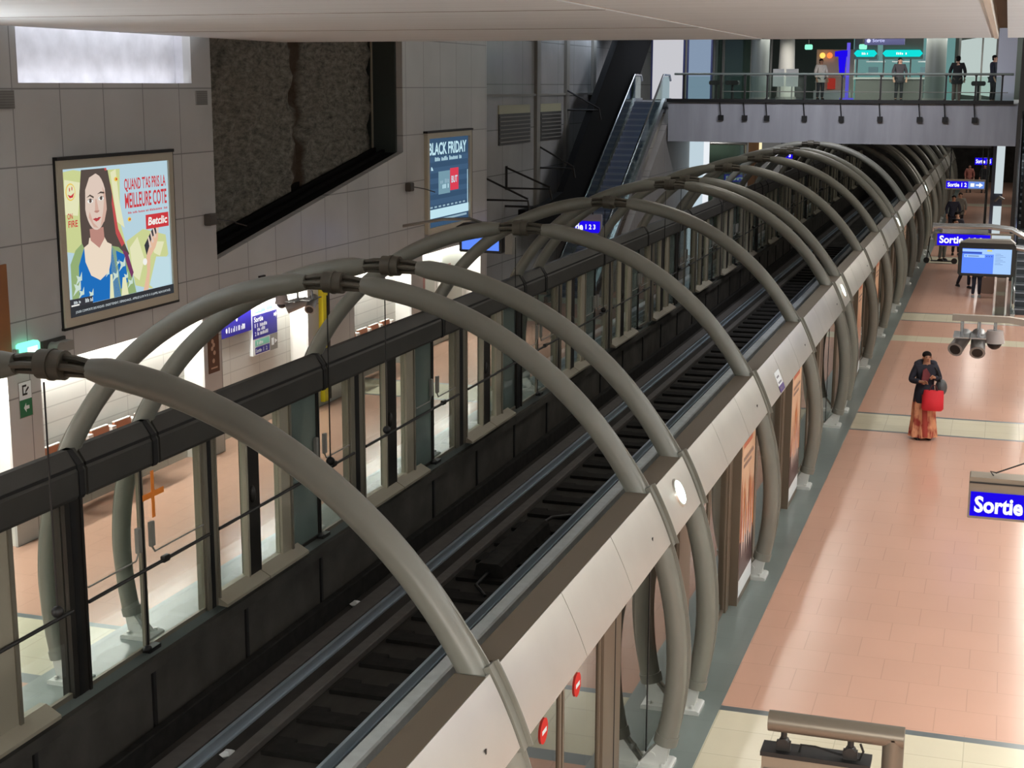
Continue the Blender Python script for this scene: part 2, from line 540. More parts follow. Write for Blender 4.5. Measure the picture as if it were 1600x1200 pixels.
cab = thing('track_box', 'dark equipment box lying on the sleepers of the far track', 'equipment box', (-7.35, 22.6, -1.19))
MB().prism([(-7.6, -1.19), (-7.1, -1.19), (-7.14, -1.0), (-7.2, -.96), (-7.5, -.96), (-7.56, -1.0)], 'y', 21.3, 23.9).build('housing', [SLEEP], cab)
MB().tube([(-7.35, 21.3, -1.1), (-7.35, 20.7, -1.12), (-7.1, 20.4, -1.17)], .03, 8).build('cable', [BLACK], cab)
MB().tube([(-7.35, 23.9, -1.1), (-7.3, 24.6, -1.12), (-7.05, 25.0, -1.17)], .03, 8).build('cable', [BLACK], cab)
for (x, y, l) in ((-8.22, 14.4, 'crumpled white scrap lying beside the pale rolling strip near the front'), (-8.9, 19.6, 'small pale scrap lying by the far platform wall'), (-8.25, 20.8, 'tiny whitish scrap on the bed left of the sleepers')):
    mb = MB()
    mb.loft([[(x + r * math.cos(k * PI / 4) * (1 + .3 * math.sin(k * 3)), y + r * 1.4 * math.sin(k * PI / 4), z + .01 * (k % 2)) for k in range(8)] for r, z in ((.06, -1.25), (.08, -1.22), (.03, -1.19))], smooth=False)
    tag(mb.build('litter_scrap', [WHITES]), l, 'litter')

# ---------------------------------------------------------------- left wall
XW = -13.0
mb = MB()
mb.box(XW - .15, XW, 4, 17.75, 2.5, 8.0)
mb.box(XW - .15, XW, 17.75, 22.42, 2.5, 6.5)
mb.box(XW - .15, XW, 22.42, 23.07, 2.5, 8.0)
mb.prism([(23.07, 2.5), (31.7, 2.5), (31.7, 4.98), (23.07, 3.47)], 'x', XW - .15, XW)
mb.box(XW - .15, XW, 31.7, 37.5, 2.5, 9.6)
mb.box(XW - 1.4, XW - .15, 37.3, 37.5, 2.5, 9.6)
struct(mb.build('wall_left', [WALLT]))
struct(MB().box(-13.4, -13.3, 17.6, 22.6, 6.4, 8.0).box(-13.3, XW - .15, 17.65, 17.75, 6.4, 8).box(-13.3, XW - .15, 22.42, 22.5, 6.4, 8).box(-13.3, XW - .15, 17.75, 22.42, 6.4, 6.5).build('wall_niche', [PLASTER]))
mb = MB()
ny, nz = 44, 34
V = []
for j in range(nz + 1):
    for i in range(ny + 1):
        y = 22.9 + (31.9 - 22.9) * i / ny; z = 2.9 + 5.8 * j / nz
        x = -13.78 + .07 * math.sin(y * 5.1 + z * 2.3) * math.sin(z * 7.7 - y * 1.9) + random.uniform(-.035, .035)
        if abs(y - 27.95 + .1 * math.sin(z * 2)) < .17: x -= .12
        V.append((x, y, z))
mb.add(V, [(j * (ny + 1) + i, j * (ny + 1) + i + 1, (j + 1) * (ny + 1) + i + 1, (j + 1) * (ny + 1) + i) for j in range(nz) for i in range(ny)], 0, True)
struct(mb.build('wall_recess', [ROCK]))
mb = MB()
mb.prism([(23.07, 3.3), (31.7, 4.8), (31.7, 4.98), (23.07, 3.47)], 'x', -13.95, XW - .16)
for k in range(3):
    d = .22 * k
    mb.prism([(23.07, 3.47), (31.7, 4.98), (31.7, 5.05 + d * .2), (23.07, 3.54 + d * .2)], 'x', -13.5 - d, -13.42 - d)
struct(mb.build('trim_1', [PURE]))
struct(MB().box(-13.95, XW - .15, 31.62, 31.7, 4.9, 9.0).box(-13.72, -13.69, 31.56, 31.62, 5.0, 9.0, 1).build('trim_2', [DGREEN, SILL]))
struct(MB().box(-13.95, XW - .15, 23.0, 23.07, 3.3, 9.0).build('trim_3', [DGREEN]))
# lower bays
struct(MB().box(-13.57, -13.42, 4, 37.3, 0, 2.8).build('wall_bay', [WHITET]))
struct(MB().box(-13.57, XW - .15, 4, 37.3, 2.8, 2.9).build('trim_4', [WHITEP]))
piers = [(12.15, 12.85), (17.1, 17.85), (22.48, 23.12), (26.6, 28.85), (32.1, 32.85), (37.0, 37.5)]
for i, (a, b) in enumerate(piers):
    mb = MB().box(-13.42, XW - .005, a + .03, b - .03, 0, 2.8, 1).box(XW - .04, XW, a, b, 0, 2.5, 0)
    struct(mb.build('trim_%d' % (i + 5), [WALLT, WHITEP]))
# far part of the left wall, set back
mb = MB().box(-14.2, -14.0, 37.5, 64, 0, 8.75)
struct(mb.build('wall_left_far', [WALLF]))
mb = MB()
for y in (44.9, 48.2, 51.6):
    mb.box(-14, -13.9, y, y + .35, 2.4, 9.4)
mb.box(-14, -13.93, 40, 55, 6.15, 6.22)
struct(mb.build('trim_11', [GREYP]))

# ---------------------------------------------------------------- ceilings
mb = MB()
mb.box(-12.8, -3.96, -3, 25.4, 7.25, 8.0, 0)
mb.box(-3.96, -3.87, -3, 25.4, 7.262, 8.0, 1)
mb.box(-3.87, -.26, -3, 25.4, 7.25, 8.0, 0)
mb.box(-.26, -.2, -3, 25.4, 7.235, 8.0, 1)
mb.box(-.2, -.06, -3, 25.4, 7.4, 8.0, 2)
mb.box(-.06, 4.6, -3, 25.4, 7.25, 8.0, 0)
for y in (10.2, 15.1, 20.0):
    mb.box(-12.8, -3.96, y, y + .02, 7.247, 7.26, 2)
struct(mb.build('ceiling', [CONC, pmat('joint_strip', (206, 196, 182), .7), pmat('groove', (96, 82, 66), .9)]))
struct(MB().box(-13.4, -12.8, -3, 25.4, 7.95, 8.1).build('ceiling', [WHITEP]))
struct(MB().box(-15, 5, 25.4, 53, 9.6, 9.8).box(-15, 5, 25.3, 25.4, 7.9, 9.8).build('ceiling', [pmat('high_ceiling', (150, 148, 142), .9)]))

# ---------------------------------------------------------------- hoops over the tracks
HC, HZ, HR, TR = -6.16, 1.08, 3.51, .105
HOOPS = [8.6, 13.2, 14.65, 19.2, 24.0, 28.7, 30.17, 35.1, 39.8, 44.4, 45.85, 50.9, 55.5, 60.0, 61.45, 66.5, 71.0, 75.6, 77.1, 81.8, 86.5, 91.2, 92.7]
PAIR2 = {14.65, 30.17, 45.85, 61.45, 77.1, 92.7}
def hp(a, r=HR, y=0.):
    return (r * math.cos(a), y, HZ + r * math.sin(a))
a_foot = math.asin((.30 - HZ) / HR)
a_gap = math.pi / 2 - .085
def make_hoop():
    t = thing('steel_hoop', '', 'steel hoop', (HC, 0, 0), group='steel hoops over the tracks')
    for sg in (1, -1):
        mb = MB()
        n = 46
        pts, rr = [], []
        for i in range(n + 1):
            a = a_foot + (a_gap - a_foot) * i / n
            p = hp(a)
            pts.append((p[0] * sg, 0, p[2])); rr.append(TR)
        rr[-1] = .075; rr[-2] = .1
        mb.tube(pts, rr, 16)
        # thin fin along the outer side
        ring = []
        for i in range(n + 1):
            a = a_foot + (math.radians(38) - a_foot) * i / n
            q = []
            for rad, yy in ((HR + .09, -.012), (HR + .1 + .032 * min(1, (n - i) / 10, i / 12), -.007), (HR + .1 + .032 * min(1, (n - i) / 10, i / 12), .007), (HR + .09, .012)):
                p = hp(a, rad, yy); q.append((p[0] * sg, p[1], p[2]))
            ring.append(q)
        mb.loft(ring, smooth=False)
        # cuff at the lower end
        p0 = hp(a_foot - .012); p1 = hp(a_foot + .016)
        mb.tube([(p0[0] * sg, 0, p0[2]), (p1[0] * sg, 0, p1[2])], .118, 16)
        mb.build('arc_tube', [HOOP], t, local=True)
        # cast foot: two cheeks and a base plate
        mb = MB()
        pb = hp(a_foot - .012)
        for yy in (-.055, .055):
            x = pb[0] * sg; xi = x - .12 * sg
            mb.prism([(x - .06, pb[2] + .02), (x + .06, pb[2] + .02), (xi + .13, .04), (xi - .13, .04)], 'y', yy - .025, yy + .025)
        mb.tube([(xi, -.09, .14), (xi, .09, .14)], .045, 10)
        mb.build('foot_bracket', [FOOT], t, local=True)
        mb = MB().prism([(xi - .2, 0), (xi + .2, 0), (xi + .2, .035), (xi + .17, .05), (xi - .17, .05), (xi - .2, .035)], 'y', -.17, .17)
        for dx in (-.12, .12):
            for dy in (-.11, .11): mb.cyl((xi + dx, dy, .05), .022, .03, 6)
        mb.build('base_plate', [FOOT], t, local=True)
    # crown: collar and rods
    mb = MB().tube([(-.1, 0, HZ + HR), (.1, 0, HZ + HR)], .105, 18).tube([(-.012, 0, HZ + HR), (.012, 0, HZ + HR)], .114, 18)
    mb.build('crown_collar', [HOOPD], t, local=True)
    for sg in (1, -1):
        for dz, dy in ((.055, 0), (-.055, 0), (0, .06), (0, -.06)):
            p = hp(math.pi / 2 - .1)
            MB().tube([(sg * .09, dy, HZ + HR + dz), (sg * .2, dy, HZ + HR + dz * .95 - .002), (p[0] * sg, dy * .8, p[2] + dz * .7)], .026, 8).build('crown_rod', [HOOPD], t, local=True)
    return t
H0 = make_hoop()
CORD = MB().tube([(-.08, 0, HZ + HR - .13), (-.08, 0, 2.82)], .007, 6)
hnames = {}
hl = ['steel hoop nearest the camera, spanning the lower left of the picture']
for i, y in enumerate(HOOPS):
    if i == 0:
        o = H0; o.location = (HC, y, 0)
        o['label'] = 'grey steel hoop nearest the camera, the first over the tracks'
    else:
        kind = 'rear hoop of a close pair' if y in PAIR2 else 'hoop'
        o = dup(H0, (HC, y, 0), 'grey steel %s over the tracks, %s from the near end' % (kind, ORD[i]))
    if y not in PAIR2 and y < 40:
        c = bpy.data.objects.get('hanging_cord')
        if not c:
            c = CORD.build('hanging_cord', [BLACK], o, local=True)
            b = MB().ball((-.08, 0, 2.78), .045).build('cord_weight', [BLACK], c, local=True)
        else:
            c2 = c.copy(); COL.objects.link(c2); c2.parent = o
            b = c.children[0].copy(); COL.objects.link(b); b.parent = c2

# ---------------------------------------------------------------- right platform girder
GR = 3.64
A1, A0 = math.asin((2.77 - HZ) / GR), math.asin((2.29 - HZ) / GR)
gird = thing('edge_girder', 'long curved aluminium girder along the near platform edge', 'girder', (-2.9, 40, 2.1))
def fair(y0, y1, r=GR, a0=A0, a1=A1, th=.025):
    n = 10
    ring = []
    for y in (y0, y1):
        outer = [(HC + r * math.cos(a0 + (a1 - a0) * k / n), y, HZ + r * math.sin(a0 + (a1 - a0) * k / n)) for k in range(n + 1)]
        inner = [(HC + (r - th) * math.cos(a0 + (a1 - a0) * k / n), y, HZ + (r - th) * math.sin(a0 + (a1 - a0) * k / n)) for k in range(n, -1, -1)]
        ring.append(outer + inner)
    return ring
ys = [3.9] + HOOPS
for i in range(len(ys) - 1):
    a, b = ys[i], ys[i + 1]
    wide = b - a > 2
    s0_, e0_ = a + .10, b - .06
    n = 3 if wide else 1
    for k in range(n):
        p = s0_ + (e0_ - s0_) * k / n; q = s0_ + (e0_ - s0_) * (k + 1) / n - .012
        mb = MB().loft(fair(p, q), smooth=True)
        a_m = (A0 + A1) / 2 - .02
        xh, zh = HC + (GR + .002) * math.cos(a_m), HZ + (GR + .002) * math.sin(a_m)
        if k == n - 1: mb.box(xh - .005, xh + .003, q - .5, q - .48, zh - .02, zh + .02, 1)
        po = mb.build('fascia_panel', [ALU, BLACK], gird)
    MB().box(-3.16, -2.945, a + .16, b - .12, 2.4, 2.765).build('cover_box', [BROWN], gird)
    # sleeve over the hoop
    MB().loft(fair(b - .055, b + .055, GR + .012, A0 - .01, A1 + .012, .05), smooth=True).loft(fair(b + .03, b + .046, GR + .045, A0 - .01, A1 + .012, .06), smooth=True).build('hoop_sleeve', [HOOP], gird)
MB().box(-3.05, -2.78, 3.9, 92, 2.31, 2.39).build('core_beam', [DARK], gird)
lamps = [13.95, 29.45, 45.1, 60.7]
lab = ['round lit porthole lamp on the girder between the front close pair of hoops', 'round lit porthole lamp on the girder between the second close pair of hoops', 'round lit porthole lamp on the girder between the third close pair of hoops', 'small round lit porthole lamp on the girder under the footbridge']
for y, l in zip(lamps, lab):
    am = A0 + (A1 - A0) * .55
    c = Vector((HC + GR * math.cos(am), y, HZ + GR * math.sin(am)))
    nrm = Vector((math.cos(am), 0, math.sin(am)))
    t = thing('porthole_lamp', l, 'lamp', c, group='porthole lamps on the girder')
    MB().tube([c - nrm * .02, c + nrm * .02], [.15, .14], 24).build('bezel', [ALU], t)
    tv = nrm.orthogonal().normalized()
    MB().tube([c + nrm * .018, c + nrm * .03], [.125, .11], 24).build('diffuser', [emat('lamp_diffuser', (225, 255, 245), 5)], t)
t = thing('notice_plate', 'white notice with a violet foot stuck on the girder', 'notice', (-2.6, 19.9, 2.2))
mb = MB()
mb.loft(fair(20.35, 20.75, GR + .006, A0 + .03, A1 - .06, .004), smooth=False)
mb.build('sheet', [WHITES], t)
MB().loft(fair(20.35, 20.75, GR + .008, A0 + .005, A0 + .03, .004), smooth=False).build('violet_foot', [pmat('violet', (84, 62, 128), .5)], t)
mb = MB()
for k in range(3): mb.loft(fair(20.42, 20.42 + (.18, .24, .14)[k], GR + .009, A1 - .085 - .022 * k, A1 - .078 - .022 * k, .003), smooth=False)
mb.build('printed_lines', [pmat('print_grey', (120, 120, 128), .6)], t)

# ---------------------------------------------------------------- right platform screens (seen reflecting the platform)
XR = -2.98
GH = 2.31
def r_pane(y0, y1, parent, frame=True):
    g = MB().box(XR - .02, XR, y0 + .01, y1 - .01, .06, GH).build('glass_pane', [BRGLASS], parent)
    return g
doorc = [10.35] + [16.45 + 15.4 * k + d for k in range(6) for d in (0, 4.65, 9.3)]
doorc = [d for d in doorc if d < 92]
for i, yc in enumerate(doorc):
    t = thing('platform_screen_door', 'brown glass sliding door pair in the near platform screen, %s from the near end' % ORD[i], 'screen door', (XR, yc, 0), group='near platform screen doors')
    for sg in (-1, 1):
        a, b = sorted((yc + .02 * sg, yc + 1.18 * sg))
        l = MB().box(XR - .03, XR + .01, a, a + .045, .02, GH).box(XR - .03, XR + .01, b - .045, b, .02, GH).box(XR - .03, XR + .01, a, b, .02, .07).build('door_leaf', [BROWNP], t)
        MB().box(XR - .02, XR - .005, a + .045, b - .045, .07, GH).build('glass_pane', [BRGLASS], l)
        if i < 1:
            ar = Art((XR + .004, yc + .46 * sg - .1, 1.68), (0, .2, 0), (0, 0, .2))
            # circle facing the platform
            ar.oval(.5, .5, .5, .5, 0, 0, 24); ar.rect(.22, .41, .78, .59, 1, 1)
            ar.build('no_entry_sticker', [REDS, WHST], l)
    MB().box(XR - .04, XR, yc - .018, yc + .018, .02, GH).build('meeting_seal', [BLACK], t)
    for sg in (-1, 1):
        a, b = sorted((yc + 1.2 * sg, yc + 1.38 * sg))
        MB().box(XR - .12, XR + .03, a, b, 0, GH).build('door_jamb', [BROWNP], t)
spans = []
ends = [(d - 1.38, d + 1.38) for d in doorc]
gi = 0
for i in range(len(ends) - 1):
    a, b = ends[i][1], ends[i + 1][0]
    gi += 1
    if b - a > 2.5:
        mid = (a + b) / 2
        t = thing('platform_screen', 'fixed brown glass screen with centre seam, %s wide bay along the near platform' % ORD[sum(1 for q in spans if q)], 'glass screen', (XR, mid, 0), group='near platform fixed screens')
        spans.append(1)
        MB().box(XR - .12, XR + .03, a, a + .42, 0, GH).box(XR + .03, XR + .034, a + .2, a + .22, 0, GH, 1).build('post', [BROWNP, BLACK], t)
        MB().box(XR - .12, XR + .03, b - .42, b, 0, GH).build('post', [BROWNP], t)
        r_pane(a + .42, mid - .012, t); r_pane(mid + .012, b - .42, t)
        MB().box(XR - .03, XR + .006, mid - .012, mid + .012, 0, GH).build('seam', [BLACK], t)
    else:
        spans.append(0)
        n = sum(1 for q in spans if not q) - 1
        t = thing('poster_cabinet', 'bronze cabinet with an orange poster on the near screen, %s from the near end' % ORD[n], 'poster cabinet', (XR, (a + b) / 2, 0), group='orange poster cabinets')
        pa, pb = a + .12, a + 1.2
        MB().box(XR - .1, XR + .12, pa, pb, 0, GH).build('cabinet', [BROWNP], t)
        MB().box(XR - .1, XR + .02, pb, b, 0, GH).build('post', [BROWNP], t)
        MB().box(XR - .1, XR + .02, a, pa, 0, GH).build('post', [BROWNP], t)
        ar = Art((XR + .123, pa + .03, .1), (0, pb - pa - .06, 0), (0, 0, GH - .12))
        ar.rect(0, 0, 1, 1, 0, 0)
        ar.rect(0, 0, 1, .10, 1, 1)
        ar.rect(0, .1, 1, .33, 2, 1)
        rr = random.Random(n)
        for k in range(11):
            u = .02 + k * .09; h = rr.uniform(.45, .78)
            ar.poly([(u, .28 + rr.uniform(0, .1)), (u + .09, .3), (u + .075 + rr.uniform(-.03, .03), h), (u + .02, h - .1)], 3 if k % 3 else 4, 2)
        for k in range(5):
            u = .1 + k * .17
            ar.poly([(u, .3), (u + .05, .22), (u + .1, .3), (u + .05, .6)], 5, 3)
        ar.rect(.1, .88, .75, .91, 4, 2); ar.rect(.12, .80, .85, .82, 6, 2); ar.rect(.12, .76, .7, .78, 6, 2)
        ar.build('poster', [pmat('poster_ground', (226, 186, 152), .4), WHITES, pmat('poster_dark', (86, 66, 66), .4), pmat('poster_orange', (224, 140, 72), .4), pmat('poster_red', (196, 108, 78), .4), pmat('poster_pale', (226, 206, 196), .4), pmat('poster_print', (150, 120, 104), .5)], t)

# ---------------------------------------------------------------- left platform screens
XL = -9.15
LH = 2.18
PERIOD, T0 = 15.4, 12.95
def mull(y0, y1, dark, parent, z0=0.0):
    mb = MB().box(XL - .1, XL + .02, y0, y1, z0, LH, 0)
    mb.box(XL + .02, XL + .024, y0 + (y1 - y0) * .4, y0 + (y1 - y0) * .6, z0, LH, 1)
    return mb.build('mullion', [MULLD if dark else MULL, BLACK], parent)
def l_door(y0, yc, y1, first_green, label):
    t = thing('sliding_screen_door', label, 'screen door', (XL, yc, 0), group='far platform sliding doors')
    for k, (a, b) in enumerate(((y0, yc - .012), (yc + .012, y1))):
        green = first_green and k == 0
        l = MB().box(XL - .04, XL, a, a + .035, .0, LH).box(XL - .04, XL, b - .035, b, .0, LH).box(XL - .04, XL, a, b, 0, .05).build('door_leaf', [MULLD if green else MULL], t)
        MB().box(XL - .03, XL - .018, a + .035, b - .035, .05, LH).build('glass_pane', [GRGLASS if green else CLGLASS], l)
        yh = b - .16 if k == 0 else a + .1
        MB().bevbox(XL + .0, XL + .05, yh, yh + .07, 1.22, 1.52, .01).build('door_handle', [GREYP], l)
        e = (a + .04) if k == 0 else (b - .04)
        MB().tube([(XL + .02, yh + .035, 1.22), (XL + .02, yh + .06 * (1 if k else -1) + .035, 1.14), (XL + .02, e, 1.14)], .011, 6).build('handle_rail', [GREYP], l)
    MB().box(XL - .03, XL + .01, yc - .012, yc + .012, 0, LH).build('meeting_seal', [BLACK], t)
    MB().box(XL - .02, XL + .1, yc - .12, yc + .12, 0, .05).ball((XL + .05, yc - .1, .05), .05, .07, .04).build('floor_guide', [BLACK], t)
    MB().tube([(XL + .06, y0 - .02, 1.0), (XL + .06, y1 + .02, 1.0)], .022, 8).bevbox(XL + .03, XL + .09, yc + .3, yc + .42, .97, 1.05, .01).build('push_bar', [DARK], t)
    return t
def l_window(y0, ym0, ym1, ya, yb, sill_end, label):
    """window bay y0..ya split by the dark mullion ym0..ym1, light jamb ya..yb"""
    t = thing('fixed_screen', label, 'glass screen', (XL, y0, 0), group='far platform fixed screens')
    for a, b in ((y0, ym0), (ym1, ya)):
        MB().box(XL - .04, XL - .028, a, b, .1, LH).build('glass_pane', [CLGLASS], t)
    MB().box(XL - .1, XL + .02, ym0, ym1, 0, LH).box(XL - .06, XL + .03, ym0 - .05, ym0, .0, LH, 1).ball((XL + .03, ym0 + .1, 1.2), .05, .05, .12, mat=0).build('mullion', [MULLD, SILL], t)
    MB().box(XL - .1, XL + .01, ya, yb - .06, 0, LH, 0).box(XL - .06, XL + .03, yb - .06, yb, 0, LH, 1).build('jamb', [SILL, MULL], t)
    MB().prism([(XL - .1, .0), (XL + .16, -.02), (XL + .16, .02), (XL - .02, .12), (XL - .1, .12)], 'y', y0 - .05, ym1 - .04).build('sill_block', [SILL], t)
    MB().prism([(XL - .1, .0), (XL + .16, -.02), (XL + .16, .02), (XL - .02, .12), (XL - .1, .12)], 'y', ym1 - .02, sill_end).build('sill_block', [SILL], t)
    MB().tube([(XL + .06, y0 - .02, 1.0), (XL + .06, yb + .02, 1.0)], .022, 8).build('push_bar', [DARK], t)
    return t
nd = nw = nb = 0
for k in range(-1, 6):
    B = T0 + PERIOD * k
    def post(y0, y1, dark=False, sfx=''):
        global nb
        t = MB().box(XL - .12, XL + .03, y0, y1, 0, LH, 0).box(XL + .03, XL + .034, y0 + (y1 - y0) * .3, y0 + (y1 - y0) * .62, 0, LH, 1).box(XL + .03, XL + .05, y1 - .04, y1, 0, LH, 0).build('screen_post', [MULLD if dark else MULL, BLACK])
        tag(t, '%s upright post of the far platform screen, %s from the near end' % ('dark' if dark else 'grey', ORD[nb]), 'post', 'far platform screen posts')
        nb += 1
    for (d, n) in (((0, 1.34, 2.71), 0), ((5.12, 6.02, 7.1), 1), ((9.72, 10.59, 11.7), 1)):
        if B + d[0] < 7: continue
        l_door(B + d[0] + (.16 if n == 0 else 0), B + d[1], B + d[2] - (.0 if n else 0), bool(n), '%s sliding glass door pair in the far platform screen, %s from the near end' % ('half green' if n else 'clear', ORD[nd])); nd += 1
    for d in ((3.0, 3.83, 4.15, 4.80, 5.12, 5.3), (7.58, 8.5, 8.9, 9.37, 9.72, 10.05), (12.24, 13.2, 13.6, 14.0, 14.36, 14.8)):
        if B + d[0] < 8: continue
        l_window(*[B + q for q in d], 'fixed glass bay with pale sill blocks on the far screen, %s from the near end' % ORD[nw]); nw += 1
    if B + 14.36 > 8:
        t = thing('end_panel', 'narrow green glass end panel of the far screen, %s from the near end' % ORD[k + 1], 'glass screen', (XL, B + 14.36, 0), group='far platform end panels')
        MB().box(XL - .04, XL - .02, B + 14.38, B + 15.24, .05, LH).build('glass_pane', [CLGLASS if k == -1 else GRGLASS], t)
        MB().box(XL - .05, XL, B + 14.36, B + 14.4, 0, LH).box(XL - .05, XL, B + 14.36, B + 15.24, 0, .06).build('frame', [MULL], t)
        MB().tube([(XL + .06, B + 14.36, 1.0), (XL + .06, B + 15.24, 1.0)], .022, 8).build('push_bar', [DARK], t)
    for (a, b, dk) in ((-.16, .14, True), (2.71, 3.0, False), (7.1, 7.58, False), (11.7, 12.24, False)):
        if B + a > 8: post(B + a, B + b, dk)
ar = MB()
for (a, b, c, d) in ((-.03, .035, -.28, .28), (-.24, -.03, -.035, .035), (.035, .24, -.035, .035)):
    ar.box(XL + .002, XL + .006, 14.53 + a, 14.53 + b, 1.82 + c, 1.82 + d)
tag(ar.build('tape_cross', [ORANGE]), 'orange tape cross stuck on the nearest clear door pane', 'tape cross')
# header beam over the far screen, cut at every hoop
yy = [4.5] + [h - .05 for h in HOOPS]
for i in range(len(yy) - 1):
    a, b = yy[i], yy[i + 1]
    t = thing('header_beam', 'dark header beam section over the far platform doors, %s from the near end' % ORD[i], 'beam', (XL, (a + b) / 2, LH), group='far platform header beam sections')
    prof = [(XL - .12, LH), (XL + .06, LH), (XL + .08, LH + .04), (XL + .08, LH + .3), (XL + .06, LH + .33), (XL + .06, LH + .37), (XL + .04, LH + .4), (XL - .04, LH + .52), (XL - .12, LH + .52)]
    MB().prism(prof, 'y', a + .02, b - .02).build('casing', [BEAM], t)
    MB().box(XL - .1, XL + .064, a + .02, b - .02, LH + .33, LH + .365).build('groove', [BEAMS], t)
    MB().prism([(p[0] + (.02 if p[0] > XL else 0), p[1]) for p in prof], 'y', b - .16, b - .07).build('end_bracket', [BEAMS], t)

# ---------------------------------------------------------------- backlit billboards
def lit(c, s=.95): return emat('print_%d_%d_%d' % c, c, s)
def billboard1():
    y0, y1, z0, z1 = 18.45, 21.62, 2.96, 5.4
    t = thing('billboard', 'backlit billboard with a long-haired person in a blue top', 'billboard', (XW, (y0 + y1) / 2, z0))
    f = .13
    mb = MB()
    for a, b, c, d in ((y0, y1, z1 - f, z1), (y0, y1, z0, z0 + f), (y0, y0 + f, z0 + f, z1 - f), (y1 - f, y1, z0 + f, z1 - f)):
        mb.box(XW, XW + .06, a, b, c, d, 0)
    mb.box(XW, XW + .08, y0 - .02, y1 + .02, z1, z1 + .05, 1).box(XW, XW + .03, y0 - .02, y0, z0, z1, 1).box(XW, XW + .06, y1, y1 + .02, z0, z1, 1).box(XW, XW + .06, y0 - .03, y1 + .03, z0 - .04, z0, 1)
    mb.build('frame', [pmat('billboard_frame', (178, 172, 154), .5), BLACK], t)
    a = Art((XW + .03, y0 + f, z0 + f), (0, y1 - y0 - 2 * f, 0), (0, 0, z1 - z0 - 2 * f))
    C = [(186, 214, 226), (206, 214, 150), (232, 232, 190), (196, 224, 232), (90, 78, 72), (198, 84, 84), (226, 204, 190), (34, 112, 190), (150, 176, 120), (206, 226, 214), (120, 60, 100), (52, 54, 58), (222, 232, 236), (60, 60, 66), (196, 70, 74), (240, 222, 200), (190, 140, 128), (232, 190, 160), (206, 60, 66), (245, 245, 240), (238, 200, 80), (214, 176, 160), (176, 120, 92), (120, 160, 150)]
    mats = [lit(c) for c in C]
    a.rect(0, 0, 1, 1, 0, 0)
    # blotched yellow and green ground
    a.poly([(0, .45), (.2, .4), (.2, .97), (.1, .99), (0, .98)], 1, 1)
    a.poly([(0, .7), (.12, .68), (.16, .9), (.02, .93)], 2, 2)
    a.poly([(.40, .97), (.52, .97), (.5, .6), (.58, .3), (.5, .1), (.44, .5)], 1, 1)
    a.poly([(.43, .95), (.48, .97), (.50, .75), (.54, .55), (.47, .6)], 2, 2)
    a.poly([(.55, .45), (.72, .52), (.95, .45), (.97, .3), (.85, .2), (.9, .1), (.78, .07), (.62, .12)], 1, 1)
    a.poly([(.58, .4), (.66, .47), (.72, .3), (.66, .15), (.6, .2)], 2, 2)
    a.poly([(.8, .42), (.93, .4), (.88, .3), (.82, .33)], 2, 2)
    a.poly([(.76, .1), (.84, .3), (.98, .28), (.98, .08), (.8, .07)], 3, 2)
    # hair, red edge
    a.poly([(.165, .985), (.39, .985), (.425, .86), (.455, .68), (.475, .55), (.53, .44), (.57, .36), (.5, .28), (.12, .3), (.14, .45), (.135, .65), (.14, .82)], 4, 3)
    a.poly([(.372, .985), (.39, .985), (.425, .86), (.455, .68), (.475, .55), (.53, .44), (.5, .42), (.45, .52), (.43, .7), (.405, .86)], 5, 4)
    # shoulders: jacket and blue top
    a.poly([(.03, .07), (.03, .36), (.08, .45), (.14, .49), (.17, .42), (.2, .07)], 8, 4)
    a.poly([(.09, .07), (.10, .34), (.15, .45), (.40, .45), (.46, .36), (.47, .07)], 7, 5)
    a.poly([(.38, .07), (.40, .44), (.47, .42), (.56, .33), (.59, .2), (.62, .07)], 8, 5)
    a.poly([(.50, .40), (.55, .37), (.60, .22), (.58, .18), (.54, .28)], 10, 6)
    a.poly([(.44, .40), (.52, .36), (.54, .16), (.47, .12)], 7, 6)
    for (u, v, s) in ((.42, .22, 1.), (.49, .29, 1.1), (.52, .2, .8), (.56, .15, .9), (.09, .25, 1.), (.07, .19, 1.2), (.105, .15, .9), (.19, .13, .8), (.35, .25, .6), (.45, .31, .5)):
        a.poly([(u - .03 * s, v - .04 * s), (u - .01 * s, v + .0), (u - .02 * s, v + .03 * s), (u + .012 * s, v + .015 * s), (u + .03 * s, v + .05 * s), (u + .028 * s, v - .01 * s), (u + .006 * s, v - .012 * s)], 9, 7)
    a.poly([(.36, .07), (.375, .24), (.395, .24), (.40, .07)], 2, 7)
    a.poly([(.47, .07), (.49, .2), (.52, .2), (.54, .07)], 2, 7)
    # neck and chest
    a.poly([(.20, .52), (.33, .52), (.36, .47), (.40, .45), (.385, .33), (.36, .26), (.28, .215), (.20, .26), (.155, .36), (.15, .46), (.19, .48)], 15, 8)
    a.poly([(.205, .58), (.33, .58), (.335, .5), (.285, .44), (.21, .5)], 16, 9)
    # face
    a.poly([(.27 + .098 * math.cos(q), .765 + .19 * math.sin(q) * (1.0 if math.sin(q) > 0 else 1.04)) for q in [2 * PI * k / 28 for k in range(28)]], 6, 10)
    a.poly([(.335, .86), (.366, .80), (.366, .70), (.34, .62), (.30, .585), (.33, .68), (.345, .76)], 21, 11)
    a.poly([(.20, .66), (.24, .59), (.285, .578), (.24, .62), (.21, .70)], 21, 11)
    a.poly([(.165, .97), (.28, .955), (.22, .93), (.18, .85), (.172, .72), (.18, .6), (.14, .55), (.135, .75)], 4, 12)
    a.poly([(.27, .96), (.39, .97), (.42, .8), (.40, .6), (.37, .55), (.365, .72), (.355, .86), (.32, .93)], 4, 12)
